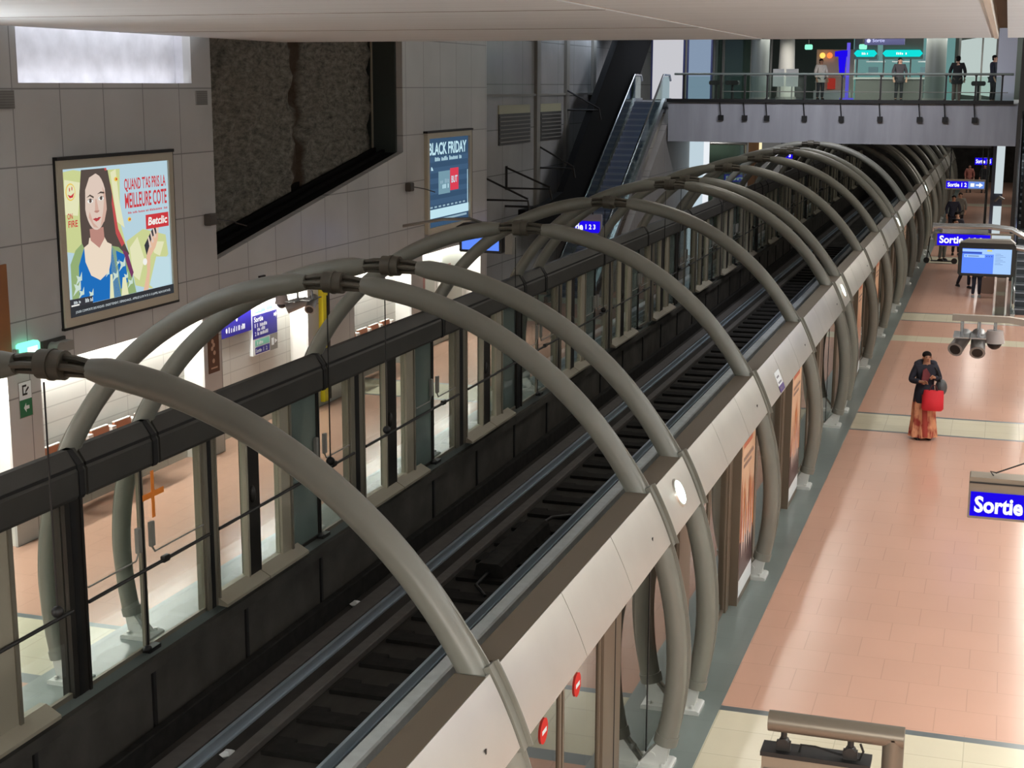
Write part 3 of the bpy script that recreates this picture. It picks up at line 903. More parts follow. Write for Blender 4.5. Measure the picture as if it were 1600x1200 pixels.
    for s, u in ((-1, .218), (1, .315)):
        a.poly([(u - .034, .80 + (.012 if s > 0 else -.005)), (u, .822 + .006 * s), (u + .034, .81 + .012 * s), (u + .03, .798 + .012 * s), (u, .81 + .006 * s)], 4, 13)
        a.oval(u, .775 + .005 * s, .026, .014, 19, 13, 12); a.oval(u, .776 + .005 * s, .012, .013, 4, 14, 10)
        a.poly([(u - .03, .776), (u, .793 + .004 * s), (u + .03, .78 + .006 * s), (u, .787 + .004 * s)], 13, 14)
    a.poly([(.262, .78), (.275, .78), (.29, .70), (.275, .685), (.255, .695)], 21, 13)
    a.poly([(.245, .697), (.258, .688), (.272, .684), (.288, .69), (.296, .70), (.285, .70), (.258, .702)], 16, 14)
    a.poly([(.232, .645), (.258, .652), (.272, .648), (.286, .654), (.308, .652), (.285, .632), (.262, .626)], 14, 13)
    a.poly([(.232, .645), (.27, .642), (.308, .652), (.27, .645)], 13, 14)
    # smiley
    a.oval(.062, .845, .042, .058, 20, 5); a.oval(.062, .845, .036, .05, 2, 6)
    a.oval(.052, .862, .004, .014, 18, 7); a.oval(.073, .868, .004, .014, 18, 7)
    a.poly([(.034, .83), (.062, .82), (.092, .84), (.078, .808), (.05, .805)], 18, 7)
    # hand with phone
    a.poly([(.72, .40), (.80, .50), (.865, .56), (.875, .53), (.84, .44), (.775, .36), (.745, .3)], 13, 5)
    a.poly([(.735, .32), (.80, .45), (.845, .47), (.865, .55), (.875, .54), (.86, .43), (.83, .37), (.775, .31), (.765, .2), (.74, .07), (.69, .07), (.735, .2)], 17, 6)
    for k in range(4):
        u, v = .77 + .026 * k, .40 + .034 * k
        a.poly([(u, v - .03), (u - .016, v + .055), (u - .006, v + .062), (u + .02, v - .02)], 6, 7)
    a.oval(.715, .28, .022, .026, 19, 8, 10)
    for u, v in ((.585, .605), (.475, .9)):
        a.oval(u, v, .018, .016, 20, 5, 10); a.oval(u + .003, v, .008, .008, 18, 6, 8)
    # dark foot strip
    a.rect(0, 0, 1, .07, 11, 9)
    a.poly([(0, .07), (.2, .07), (.2, .12), (0, .125)], 13, 9)
    a.rect(.01, .075, .08, .085, 19, 10)
    b = Art((XW + .065, y0 + f, z0 + f), (0, y1 - y0 - 2 * f, 0), (0, 0, z1 - z0 - 2 * f))
    b.text("QUAND T'AS PRIS LA", .54, .80, .955, .90, 0, 0, .02)
    b.text('MEILLEURE COTE', .54, .685, .96, .795, 0, 0, .02)
    ticks(b, .555, .645, .965, .662, 0, 0, 44)
    b.rect(.735, .515, .97, .62, 0, 0)
    b.text('Betclic', .755, .54, .95, .60, 1, 1, .03, .04)
    b.text('ON', .015, .665, .06, .705, 0, 0, .02); b.text('FIRE', .02, .61, .10, .655, 0, 0, .02)
    b.text('JOUER COMPORTE DES RISQUES : ENDETTEMENT, DÉPENDANCE... APPELEZ LE 09 74 75 13 13 (APPEL NON SURTAXÉ)', .04, .02, .955, .045, 2, 1)
    ticks(b, .02, .09, .09, .112, 2, 1, 8); ticks(b, .12, .085, .2, .115, 2, 1, 9)
    mi = (18, 19, 12)
    a.add(b.v, b.f); a.m[-len(b.f):] = [mi[q] for q in b.m]
    a.build('poster', mats, t)
billboard1()
def billboard2():
    y0, y1, z0, z1 = 33.0, 36.1, 2.98, 5.36
    t = thing('billboard', 'narrower looking backlit billboard in dark blue with red and grey cards', 'billboard', (XW, (y0 + y1) / 2, z0))
    f = .13
    mb = MB()
    for a, b, c, d in ((y0, y1, z1 - f, z1), (y0, y1, z0, z0 + f), (y0, y0 + f, z0 + f, z1 - f), (y1 - f, y1, z0 + f, z1 - f)):
        mb.box(XW, XW + .09, a, b, c, d, 0)
    mb.box(XW, XW + .11, y0 - .05, y1 + .05, z1, z1 + .05, 1).box(XW, XW + .09, y1, y1 + .04, z0, z1, 1)
    mb.build('frame', [MAT['billboard_frame'], BLACK], t)
    a = Art((XW + .03, y0 + f, z0 + f), (0, y1 - y0 - 2 * f, 0), (0, 0, z1 - z0 - 2 * f))
    a.rect(0, 0, 1, 1, 0, 0)
    for k in range(5): a.rect(0, .25 + .12 * k, 1, .31 + .12 * k, 1, 1)
    a.rect(0, .1, 1, .2, 2, 2); a.rect(.05, .06, .95, .085, 4, 2); a.rect(.97, .12, .985, .6, 2, 2)
    a.rect(.25, .36, .53, .62, 3, 2); a.rect(.53, .385, .74, .64, 5, 3)
    a.poly([(.08, .64), (.13, .64), (.1, .68), (.08, .68)], 2, 2)
    a.text('BLACK FRIDAY', .03, .81, .95, .95, 2, 2, .03)
    ticks(a, .14, .74, .83, .79, 2, 2, 22)
    ticks(a, .29, .48, .51, .53, 4, 4, 6, 4); ticks(a, .34, .42, .5, .47, 2, 4, 5, 5)
    a.text('BUT', .56, .47, .71, .55, 2, 4, .02)
    for k in range(9): a.rect(.05 + .1 * k, .215, .11 + .1 * k, .235, 4, 2)
    a.build('poster', [lit((58, 84, 112)), lit((66, 94, 124)), lit((196, 232, 244)), lit((120, 156, 172)), lit((150, 180, 196)), lit((222, 66, 86))], t)
billboard2()

# ---------------------------------------------------------------- small things on the left wall
def vent(y0, y1, z0, z1, l):
    t = thing('vent_cover', l, 'vent cover', (XW, (y0 + y1) / 2, z0), group='square vent covers')
    MB().box(XW, XW + .02, y0, y1, z0, z1).build('frame', [pmat('vent_grey', (128, 126, 122), .6)], t)
    mb = MB()
    n = 7
    for k in range(n):
        z = z0 + (z1 - z0) * (k + .5) / n
        mb.box(XW + .02, XW + .028, y0 + .02, y1 - .02, z - .006, z + .006)
    mb.build('slats', [pmat('vent_slat', (108, 106, 102), .6)], t)
vent(17.2, 17.62, 6.15, 6.4, 'grey square vent cover left of the bright upper niche')
vent(22.52, 22.9, 6.14, 6.38, 'grey square vent cover between the bright niche and rough recess')
t = MB().box(XW + .001, XW + .03, 16.6, 17.2, 2.8, 4.05).build('rust_panel', [pmat('rust_panel', (132, 84, 44), .6)]); tag(t, 'brown panel at the far left edge above the exit light', 'panel')
t = thing('exit_light', 'small lit green exit light above the nearest pier', 'exit light', (XW, 17.4, 2.6))
MB().box(XW, XW + .07, 17.25, 17.32, 2.6, 2.84).build('bracket', [GREYP], t)
MB().bevbox(XW + .02, XW + .16, 17.3, 17.66, 2.64, 2.92, .03).build('lamp_body', [emat('exit_lamp', (130, 255, 205), 1.6)], t)
MB().box(XW + .16, XW + .165, 17.37, 17.6, 2.7, 2.86).build('lit_face', [emat('exit_white', (220, 255, 240), 1.5)], t)
t = thing('wall_projector', 'grey projector lamp in a bracket right of the green exit light', 'lamp', (XW, 18.15, 2.55))
MB().box(XW, XW + .04, 17.9, 18.45, 2.55, 2.85).build('backplate', [BEAM], t)
MB().cyl((XW + .04, 18.1, 2.72), .1, .16, 16, ax='x').box(XW + .04, XW + .18, 18.2, 18.45, 2.66, 2.8).build('lamp_head', [GREYP], t)
t = thing('evacuation_sign', 'white and green arrow sign on the nearest pier', 'sign', (XW, 17.46, 1.8))
a = Art((XW + .006, 17.33, 1.84), (0, .28, 0), (0, 0, .5))
a.rect(0, 0, 1, .5, 1, 0); a.rect(0, .5, 1, 1, 0, 0)
a.poly([(.3, .26), (.5, .4), (.5, .31), (.75, .31), (.75, .21), (.5, .21), (.5, .12)], 0, 1)
a.poly([(.25, .62), (.65, .62), (.65, .68), (.35, .68), (.35, .86), (.6, .86), (.6, .92), (.25, .92)], 2, 1)
a.poly([(.45, .66), (.8, .8), (.75, .86), (.52, .76)], 2, 1)
a.build('face', [WHITES, GREENS, BLACK], t)
MB().box(XW, XW + .005, 17.32, 17.62, 1.83, 2.35).build('plate', [GREYP], t)
def wallbox(y, z, l):
    t = thing('wall_spotlight', l, 'spotlight', (XW, y, z - .1), group='small wall spotlights')
    MB().bevbox(XW, XW + .14, y - .1, y + .1, z - .1, z + .1, .02).build('housing', [pmat('spot_housing', (72, 68, 62), .5)], t)
    MB().tube([(XW + .12, y + .08, z), (XW + .3, y + .35, z - .06), (XW + .5, y + .5, z - .14)], .012, 6).build('cable', [BLACK], t)
wallbox(22.76, 4.2, 'small grey wall box left of the rough recess')
wallbox(31.9, 4.18, 'small grey wall box left of the blue billboard')
t = thing('grab_pole', 'yellow striped post on the wide pier', 'post', (XW, 27.3, 0))
MB().bevbox(XW, XW + .1, 27.1, 27.32, 0.1, 2.75, .01).build('yellow_board', [YELLOW], t)
MB().bevbox(XW + .0, XW + .06, 27.36, 27.5, 0.1, 2.7, .01).build('dark_duct', [DARK], t)
t = thing('line_sign', 'blue and white exit board on the white tiles left of the yellow post', 'sign', (-13.4, 25.4, 1.4))
MB().box(-13.42, -13.35, 24.92, 25.93, 1.40, 2.34).build('board', [WHITES], t)
a = Art((-13.342, 24.92, 1.40), (0, 1.01, 0), (0, 0, .94))
a.rect(0, 0, 1, 1, 1, -1)
a.rect(0, .34, 1, .82, 0, 0); a.rect(.12, .86, .52, .97, 2, 0); a.rect(.58, .87, .82, .97, 2, 0)
a.text('Sortie', .06, .68, .42, .79, 1, 1, .03); a.text('1', .08, .57, .11, .65, 1, 1, .02); ticks(a, .18, .57, .62, .65, 1, 1, 12, 2); ticks(a, .18, .49, .5, .56, 1, 1, 8, 3); a.text('2', .08, .40, .13, .48, 1, 1, .02); ticks(a, .18, .40, .62, .48, 1, 1, 12, 6)
a.rect(.68, 0, 1, .33, 3, 0); a.rect(.08, .18, .66, .31, 2, 0); a.rect(.08, .02, .66, .16, 0, 0)
a.text('Sortie', .1, .05, .32, .13, 1, 1, .02); a.text('1  2', .4, .05, .56, .13, 1, 1, .02)
ticks(a, .14, .885, .4, .945, 1, 1, 7, 7); ticks(a, .16, .21, .4, .28, 1, 1, 7, 8)
a.poly([(.86, .7), (.94, .7), (.94, .66), (.99, .73), (.94, .8), (.94, .76), (.86, .76)], 1, 1)
a.poly([(.74, .1), (.84, .1), (.84, .25), (.74, .25)], 1, 1); a.poly([(.88, .12), (.98, .17), (.88, .22)], 1, 1)
a.build('printed_face', [BLUES, WHITES, pmat('sign_mint', (120, 190, 168), .5), GREYP], t)
t = thing('station_sign', 'blue station sign left of the exit board', 'sign', (-13.4, 24.3, 1.9))
MB().box(-13.42, -13.35, 23.75, 24.88, 1.92, 2.36).build('board', [BLUES], t)
a = Art((-13.342, 23.75, 1.92), (0, 1.13, 0), (0, 0, .44))
a.rect(0, 0, 1, 1, 1, -1); a.text('1', .22, .16, .25, .4, 0, 0, .02); ticks(a, .3, .16, .82, .4, 0, 0, 15, 9); a.oval(.15, .28, .03, .11, 0, 0, 12); a.oval(.5, .66, .03, .1, 0, 0, 12)
a.build('printed_face', [WHITES, BLUES], t)
t = thing('brown_notice', 'brown picture notice on the pier left of the blue signs', 'notice', (XW, 22.8, 1.5))
MB().box(XW, XW + .01, 22.62, 23.0, 1.5, 2.2).build('plate', [pmat('notice_brown', (88, 56, 36), .5)], t)
a = Art((XW + .012, 22.62, 1.5), (0, .38, 0), (0, 0, .7))
for u, v in ((.4, .8), (.5, .7), (.35, .62), (.55, .5), (.45, .3)): a.oval(u, v, .12, .06, 0, 0, 9)
a.rect(.2, .1, .8, .14, 0, 0)
a.build('picture', [pmat('notice_pale', (190, 160, 140), .5)], t)
# seats
def seat(y, l, g):
    t = thing('platform_chair', l, 'seat', (-13.2, y, 0), group=g)
    prof = [(-13.3, 1.17), (-13.25, 1.17), (-13.21, .62), (-13.14, .52), (-12.83, .53), (-12.80, .5), (-12.88, .48), (-13.16, .47), (-13.25, .53)]
    MB().prism(prof, 'y', y - .235, y + .235).build('seat_shell', [SEATM], t)
    MB().box(-13.3, -13.25, y - .235, y + .235, 1.17, 1.185).build('top_edge', [WHITEP], t)
    MB().box(-13.42, -13.2, y - .06, y + .06, .38, .5).box(-13.42, -13.29, y - .05, y + .05, .95, 1.05).build('bracket', [GREYP], t)
    MB().box(-13.34, -13.2, y + .26, y + .38, .42, 1.14).build('divider', [WHITEP], t)
k = 0
for y in (18.35, 18.99, 19.63, 20.27, 20.91):
    seat(y, 'brown platform seat in the near bay, %s from the left' % ORD[k], 'seats of the near bay'); k += 1
k = 0
for y in (29.2, 29.84, 30.48, 31.12):
    seat(y, 'brown platform seat in the bay right of the yellow post, %s from the left' % ORD[k], 'seats of the far bay'); k += 1
# display cases in the last bay
for i, (y0, y1, l) in enumerate(((33.1, 34.6, 'white framed wall display case, left of two in the bright bay'), (34.9, 36.6, 'white framed wall display case, right of two in the bright bay'))):
    t = thing('display_case', l, 'display case', (-13.4, (y0 + y1) / 2, .7))
    MB().box(-13.42, -13.34, y0, y1, .7, 2.4).build('frame', [WHITEP], t)
    MB().box(-13.34, -13.33, y0 + .12, y1 - .12, .8, 2.3).build('panel', [pmat('case_panel', (170, 176, 166), .3)], t)
    MB().box(-13.33, -13.325, y0 + .5, y0 + .72, 1.5, 2.0).build('notice', [pmat('case_notice', (130, 92, 84), .5)], t)
t = thing('green_bin', 'yellow dome topped bin at the foot of the far escalator', 'bin', (-13.6, 40.4, 0))
MB().cyl((-13.6, 40.4, 0), .28, .7, 20).build('body', [GREYP], t)
MB().ball((-13.6, 40.4, .72), .3, .3, .2).build('dome', [pmat('bin_yellow', (226, 164, 30), .4)], t)
t.name = 'litter_bin'

def ceiling_sign(name, label, x0, x1, y, z0, z1, text, lit_blue=True, arrow=False, frame=TAUPE, hang=None, rotz=0.):
    t = thing(name, label, 'sign', ((x0 + x1) / 2, y, z0))
    h = z1 - z0
    MB().box(x0, x1, y, y + .14, z0, z1).build('case', [frame], t)
    return t
# hanging cameras of the far platform
def camera_unit(kind, p, parent_label, top, d=(0, -1, -.35)):
    t = thing('security_camera', parent_label, 'camera', (p[0], p[1], p[2]))
    MB().cyl((p[0], p[1], p[2] + .08), .022, top - p[2] - .08, 8).build('stem', [CHROME], t)
    if kind == 'dome':
        MB().cyl((p[0], p[1], p[2]), .13, .16, 18, r2=.1).build('housing', [pmat('dome_grey', (150, 140, 136), .5)], t)
        MB().ball((p[0], p[1], p[2]), .095, .095, .09).build('dome', [BLACK], t)
    else:
        q = Vector(p); n = Vector(d).normalized()
        MB().tube([q - n * .2, q - n * .18, q + n * .2, q + n * .22], [.06, .085, .095, .1], 14).build('housing', [pmat('cam_grey', (134, 132, 130), .4, .3)], t)
        MB().tube([q + n * .215, q + n * .225], .07, 14).build('lens_window', [BLACK], t)
        MB().box(p[0] - .1, p[0] + .1, p[1] - .32, p[1] + .2, p[2] + .085, p[2] + .1).build('sun_shield', [CHROME], t)
    return t
t = thing('camera_bracket', 'dark bracket arm holding three cameras above the blue signs', 'bracket', (XW, 24.66, 2.8))
MB().box(XW, -11.85, 24.62, 24.7, 2.84, 2.9).build('arm', [DARK], t)
MB().box(XW, XW + .05, 24.56, 24.76, 2.76, 3.0).build('wall_plate', [DARK], t)
camera_unit('dome', (-12.55, 24.6, 2.5), 'pale dome camera, left of three by the blue signs', 2.84)
camera_unit('bullet', (-12.22, 24.6, 2.5), 'dark tilted camera, middle of three by the blue signs', 2.84, (-.7, -.3, -.3))
camera_unit('bullet', (-11.93, 24.6, 2.54), 'dark camera nearest the tracks, right of three by the blue signs', 2.84, (.2, -1, -.5))
# information display of the far platform
t = thing('information_display', 'black framed blue information display hanging over the far platform', 'display', (-11.0, 31.3, 2.8), rotz=-.12)
MB().bevbox(-.53, .53, 0, .16, 0, .56, .03).build('case', [BLACK], t, local=True)
MB().box(-.46, .46, -.006, 0, .06, .5).build('screen', [L_SCREEN], t, local=True)
MB().box(.2, .44, -.01, -.006, .3, .48).build('screen_panel', [L_SCREEN2], t, local=True)
MB().prism([(-.6, .56), (.62, .56), (.5, .68), (-.4, .66)], 'y', -.05, .35).build('canopy', [DARK], t, local=True)
MB().box(.62, .8, -.02, .2, .0, .5).tube([(.0, .1, .66), (-.3, .1, .74), (-1.0, .1, .7), (-2.05, .1, .5)], .035, 8).build('wall_arm', [GREYP], t, local=True)
t = thing('exit_sign', 'blue lit Sortie sign hanging before the far escalator', 'sign', (-11.6, 42, 2.25))
MB().box(-12.25, -11.02, 42, 42.12, 2.2, 2.78).build('case', [pmat('sign_case', (150, 148, 160), .5)], t)
a = Art((-12.2, 41.995, 2.25), (1.14, 0, 0), (0, 0, .34))
a.rect(0, 0, 1, 1, 0, 0); a.text('Sortie', .06, .2, .55, .85, 1, 1, .03); a.text('1 2 3', .62, .3, .88, .72, 1, 1, .02)
a.build('lit_face', [L_BLUE, L_WHITE], t)
MB().tube([(-14, 42.06, 2.95), (-11.3, 42.06, 2.95)], .035, 8).tube([(-12.0, 42.06, 2.95), (-12.0, 42.06, 2.78)], .02, 6).tube([(-11.3, 42.06, 2.95), (-11.3, 42.06, 2.78)], .02, 6).build('wall_arm', [DARK], t)
for (x0, x1, z0, z1, y, l, nm) in ((-9.75, -8.75, 3.36, 3.66, 66, 'small blue lit sign over the distant far platform, right one', 'Sortie 1 3'), (-11.75, -10.35, 2.3, 2.62, 66, 'small blue lit sign over the distant far platform, left one', 'Sortie')):
    t = thing('exit_sign', l, 'sign', (x0, y, z0))
    MB().box(x0, x1, y, y + .12, z0, z1).build('case', [DARK], t)
    a = Art((x0, y - .005, z0), (x1 - x0, 0, 0), (0, 0, z1 - z0)); a.rect(0, 0, 1, 1, 0, 0); a.text(nm, .06, .2, .92, .8, 1, 1, .03)
    a.build('lit_face', [L_BLUE, L_WHITE], t)
    MB().box((x0 + x1) / 2 - .03, (x0 + x1) / 2 + .03, y + .03, y + .09, z1, 5.9).build('hanger', [DARK], t)

# ---------------------------------------------------------------- escalators
def escalator(name, label, x0, x1, y0, rise, slope, side, sc=(112, 122, 146)):
    sm = pmat('step_%d' % sc[0], sc, .4, .5)
    t = thing(name, label, 'escalator', ((x0 + x1) / 2, y0, 0))
    run = rise / slope
    n = 30
    for i in range(n):
        ya = y0 + run * i / n; za = rise * (i + 1) / n
        MB().box(x0 + .12, x1 - .12, ya, ya + run / n + .02, za - rise / n - .25, za).box(x0 + .12, x1 - .12, ya - .004, ya, za - .05, za - .02, 1).build('step', [sm, pmat('step_edge', (150, 156, 170), .4, .5)], t)
    for sx, s in ((x0, 1), (x1, -1)):
        a, b = sorted((sx, sx + .12 * s))
        MB().prism([(y0 - 1.2, 0), (y0, 0), (y0 + run, rise - .2), (y0 + run + 1, rise - .2), (y0 + run + 1, rise + .12), (y0 + run, rise + .12), (y0 + .1, .18), (y0 - 1.2, .18)], 'x', a, b).build('skirt', [CHROME], t)
        g0 = (a + b) / 2
        MB().prism([(y0 - 1.1, .18), (y0 + .1, .18), (y0 + run, rise + .12), (y0 + run + .9, rise + .12), (y0 + run + .9, rise + .9), (y0 + run - .1, rise + .9), (y0 - .1, .9), (y0 - 1.1, .9)], 'x', g0 - .008, g0 + .008).build('glass_panel', [BALGLASS], t)
        MB().tube([(g0, y0 - 1.0, .3), (g0, y0 - 1.25, .5), (g0, y0 - 1.2, .8), (g0, y0 - 1.0, .93), (g0, y0 - .1, .95), (g0, y0 + run - .1, rise + .95), (g0, y0 + run + .9, rise + .95), (g0, y0 + run + 1.1, rise + .75)], .04, 8).build('handrail', [STEEL], t)
    return t
escalator('escalator', 'escalator climbing to the footbridge beside the far wall', -13.0, -11.8, 44.0, 5.9, .6, 1)
escalator('escalator', 'escalator rising at the right edge behind the lit display', .46, 1.75, 45.0, 5.9, .58, 1, (60, 66, 72))
t = thing('escalator_newel', 'polished steel newel casing beside the right escalator', 'casing', (.2, 45, 0))
MB().box(-.02, .04, 44.6, 47.2, 0, 1.25).box(.3, .36, 44.6, 47.2, 0, 1.25).build('steel_plate', [STEEL], t)
MB().box(.04, .3, 44.65, 47.2, 0, 1.1).build('dark_glass', [BRGLASS], t)
def cladding(label, xa, xb, sh):
    return tag(MB().prism([(41.0 + sh, 2.62), (41.0 + sh, 2.95), (43.1 + sh, 2.95), (44.9 + sh, 3.2), (51.6 + sh, 8.0), (52.4 + sh, 8.6), (57.6 + sh, 8.6), (57 + sh, 8.3), (50 + sh, 3.3), (47.2 + sh, 2.0), (44.5 + sh, 2.2)], 'x', xa, xb).build('inclined_panel', [PURE]), label, 'cladding panel')
cladding('tall black inclined panel along the far escalator', -13.25, -13.03, 0)
for y, zt, zb, xe, l in ((40.2, 3.88, 3.27, -12.7, 'lowest'), (42.1, 4.08, 3.48, -12.62, 'second lowest'), (45.25, 4.6, 3.92, -12.8, 'second highest'), (48.3, 6.34, 5.67, -12.8, 'highest')):
    t = thing('wall_bracket', 'dark triangular wall bracket beside the black inclined panel, %s of four' % l, 'bracket', (-14, y, zb), group='triangular wall brackets')
    MB().tube([(-13.97, y, zb - .05), (-13.97, y, zt + .05)], .04, 6).build('wall_post', [DARK], t)
    MB().tube([(-13.97, y, zt), (xe, y, zb + .05)], .032, 6).build('stay', [DARK], t)
    MB().tube([(-13.97, y, zb), (xe, y, zb), (xe + .05, y, zb - .3)], .032, 6).build('arm', [DARK], t)
for i, (y0, y1) in enumerate(((41.4, 44.4), (45.5, 47.8))):
    t = thing('vent_grille', '%s louvred wall grille behind the brackets' % ('left' if i == 0 else 'right'), 'grille', (-14, (y0 + y1) / 2, 4.8))
    MB().box(-14, -13.97, y0, y1, 5.65, 5.9, 1).box(-14, -13.96, y0, y1, 4.75, 5.65, 0).build('frame', [pmat('grille_dark', (70, 70, 68), .5), pmat('grille_pale', (170, 168, 140), .4)], t)
    mb = MB()
    for k in range(7): mb.box(-13.96, -13.94, y0 + .05, y1 - .05, 4.82 + .12 * k, 4.85 + .12 * k)
    mb.build('louvres', [GREYP], t)

# ---------------------------------------------------------------- footbridge
struct(MB().prism([(44.6, 0), (54.0, 5.62), (58.5, 5.62), (58.5, 0)], 'x', -11.78, -11.55).build('wall_stair', [STAIRW]))
struct(MB().box(-11.5, .35, 53.0, 57.5, 4.52, 5.9).box(-14, -11.5, 54.2, 57.5, 5.5, 5.9).box(-14, 1.6, 57.5, 72, 5.6, 5.9).build('floor', [BEAMC]))
bal = thing('bridge_balustrade', 'glass balustrade with grey handrail along the footbridge', 'balustrade', (-5.5, 53, 5.9))
MB().box(-11.55, .2, 52.9, 53.0, 5.9, 6.02).build('edge_channel', [BLACK], bal)
posts = [-10.95, -9.62, -8.78, -8.0, -6.7, -5.44, -4.14, -2.83, -2.0, -1.04, -.2]
for i, x in enumerate(posts):
    MB().box(x - .03, x + .03, 52.96, 53.02, 5.95, 6.86).prism([(x - .03, 6.8), (x + .03, 6.8), (x + .06, 6.86), (x - .06, 6.86)], 'y', 52.95, 53.03).build('post', [DARK], bal)
    if 0 < i < 10:
        MB().tube([(x - .04, 52.93, 6.05), (x + .03, 52.93, 5.42)], .02, 6).box(x - .06, x + .12, 52.9, 53.0, 5.28, 5.46).build('anchor', [BLACK], bal)
    if i < 10:
        MB().box(x + .04, posts[i + 1] - .04, 52.985, 53.0, 6.02, 6.8).build('glass_panel', [BALGLASS], bal)
MB().tube([(-11.3, 52.98, 6.88), (.15, 52.98, 6.88)], .04, 8).build('handrail', [pmat('handrail_grey', (136, 146, 140), .4, .4)], bal)
MB().tube([(-9.6, 52.98, 6.28), (.0, 52.98, 6.28)], .014, 6).build('mid_rail', [GREYP], bal)
# rooms behind the bridge
struct(MB().box(-14, 2.2, 71.8, 72, 5.9, 9.6).build('wall_back', [pmat('hall_dark', (92, 98, 92), .8)]))
struct(MB().box(-14, 5, 53, 72, 8.75, 9.8).box(-14, 5, 59.5, 59.8, 8.35, 8.75).build('ceiling', [pmat('hall_ceiling', (196, 192, 184), .9)]))
def pane(name, label, cat, x0, x1, y, z0, z1, mat, frame=None, extra=None):
    t = thing(name, label, cat, ((x0 + x1) / 2, y, z0))
    MB().box(x0, x1, y, y + .06, z0, z1).build('panel', [mat], t)
    if frame:
        MB().box(x0 - .06, x0, y - .04, y + .1, z0, z1).box(x1, x1 + .06, y - .04, y + .1, z0, z1).box(x0, x1, y - .04, y + .1, z1, z1 + .1).build('frame', [frame], t)
    return t
NAVY = pmat('navy_frame', (44, 50, 92), .5)
pane('lit_partition', 'bright white lit partition at the head of the far escalator', 'partition', -13.2, -12.0, 57.8, 5.95, 8.4, emat('lit_partition', (214, 214, 220), .85), NAVY)
pane('lit_partition', 'pale blue lit partition with a navy frame on the bridge', 'partition', -11.78, -10.92, 57.8, 5.95, 8.4, emat('lit_partition_blue', (150, 170, 196), .75), NAVY)
for i, (x0, x1, l) in enumerate(((-11.45, -11.15, 'narrow dark green glass panel beside the blue partition'), (-11.05, -10.0, 'wide dark green glass panel left of the round column'), (-9.9, -9.2, 'dark green glass panel right of the round column'))):
    pane('glass_partition', l, 'partition', x0, x1, 61.5, 5.95, 8.7, SHOPGL, GREYP)
def column(name, label, x, y, r, mat, r2=None):
    t = thing(name, label, 'column', (x, y, 5.9))
    MB().cyl((x, y, 5.9), r, 2.9, 28, r2=r2).build('shaft', [mat], t)
    MB().cyl((x, y, 5.9), r + .04, .15, 28).build('base_ring', [GREYP], t)
COLG = pmat('column_grey', (110, 116, 112), .4)
column('round_column', 'round grey green column on the left of the bridge', -9.06, 58, .34, COLG)
column('round_column', 'pale tapering column near the middle of the bridge', -8.4, 60.5, .36, pmat('column_pale', (170, 168, 160), .6), .27)
column('round_column', 'broad dark grey column right of the cyan shop signs', -2.6, 58, .37, COLG)
for i, (x, l) in enumerate(((-10.22, 'first perch stand from the left behind the bridge railing'), (-9.62, 'second perch stand from the left behind the bridge railing'), (-1.0, 'perch stand at the right end of the bridge beside the person'))):
    t = thing('perch_stand', l, 'perch stand', (x, 55.3, 5.9))
    MB().bevbox(x - .24, x + .24, 55.1, 55.5, 6.5, 6.66, .04).build('perch_top', [DARK], t)
    MB().cyl((x, 55.3, 5.9), .05, .6, 10).build('post', [DARK], t)
t = thing('notice_boards', 'pair of pale notice boards on the bridge', 'notice board', (-7.9, 57.2, 5.9))
MB().box(-8.44, -8.02, 57.2, 57.25, 6.45, 7.1).build('board', [WHITEP], t)
MB().box(-7.95, -7.5, 57.2, 57.25, 6.45, 7.1).build('board', [WHITEP], t)
MB().box(-8.2, -8.15, 57.25, 57.3, 5.9, 7.0).box(-7.75, -7.7, 57.25, 57.3, 5.9, 7.0).build('stand', [GREYP], t)
# shops with lit signs
for (x0, x1, l, txt) in ((-6.15, -5.22, 'cyan lit shop sign, left of two above the bridge', 'LA'), (-5.0, -3.4, 'wider cyan lit shop sign beside the dark column', 'Relais')):
    t = thing('shop_sign', l, 'shop sign', ((x0 + x1) / 2, 64, 7.6))
    z0, z1 = 7.66, 7.93
    MB().prism([(x0 + .12, z0), (x1 - .12, z0), (x1, (z0 + z1) / 2), (x1 - .12, z1), (x0 + .12, z1), (x0, (z0 + z1) / 2)], 'y', 64, 64.15).build('lit_panel', [L_CYAN], t)
    a = Art((x0, 63.995, z0), (x1 - x0, 0, 0), (0, 0, z1 - z0)); a.rect(.2, .2, .7, .8, 1, -.5); ticks(a, .3, .3, .62, .7, 0, 0, 7); a.build('lettering', [L_WHITE, L_CYAN], t)
    MB().box(x0, x1, 64.15, 64.3, z0 - .1, 8.74).build('backing', [GREYP], t)
t = thing('shop', 'glazed shop front with pale shelves under the cyan signs', 'shop front', (-4.3, 67, 5.9))
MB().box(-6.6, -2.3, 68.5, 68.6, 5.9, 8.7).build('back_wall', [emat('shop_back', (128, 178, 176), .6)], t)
mb = MB()
for x in (-6.2, -5.1, -4.0, -2.9): mb.box(x, x + .06, 65.8, 65.9, 5.9, 8.6)
mb.build('mullions', [GREYP], t)
mb = MB()
for k in range(3):
    for x in (-6.0, -4.9, -3.8): mb.box(x, x + .8, 68.2, 68.5, 6.5 + .5 * k, 6.55 + .5 * k, 0); mb.box(x + .1, x + .5, 68.25, 68.45, 6.55 + .5 * k, 6.8 + .5 * k, 1)
mb.build('shelves', [WHITEP, pmat('goods', (96, 120, 124), .6)], t)
t = thing('shop_counter', 'grey striped serving counter in front of the cyan signs', 'counter', (-3.9, 62, 5.9))
MB().box(-5.8, -3.2, 61.6, 62.3, 5.9, 6.75).build('counter_body', [pmat('counter_grey', (116, 114, 108), .6)], t)
MB().box(-5.9, -3.1, 61.5, 62.4, 6.75, 6.82).build('counter_top', [WHITEP], t)
t = thing('neon_column', 'slim violet lit column with a blue sign on the bridge', 'lit column', (-6.1, 63, 5.9))
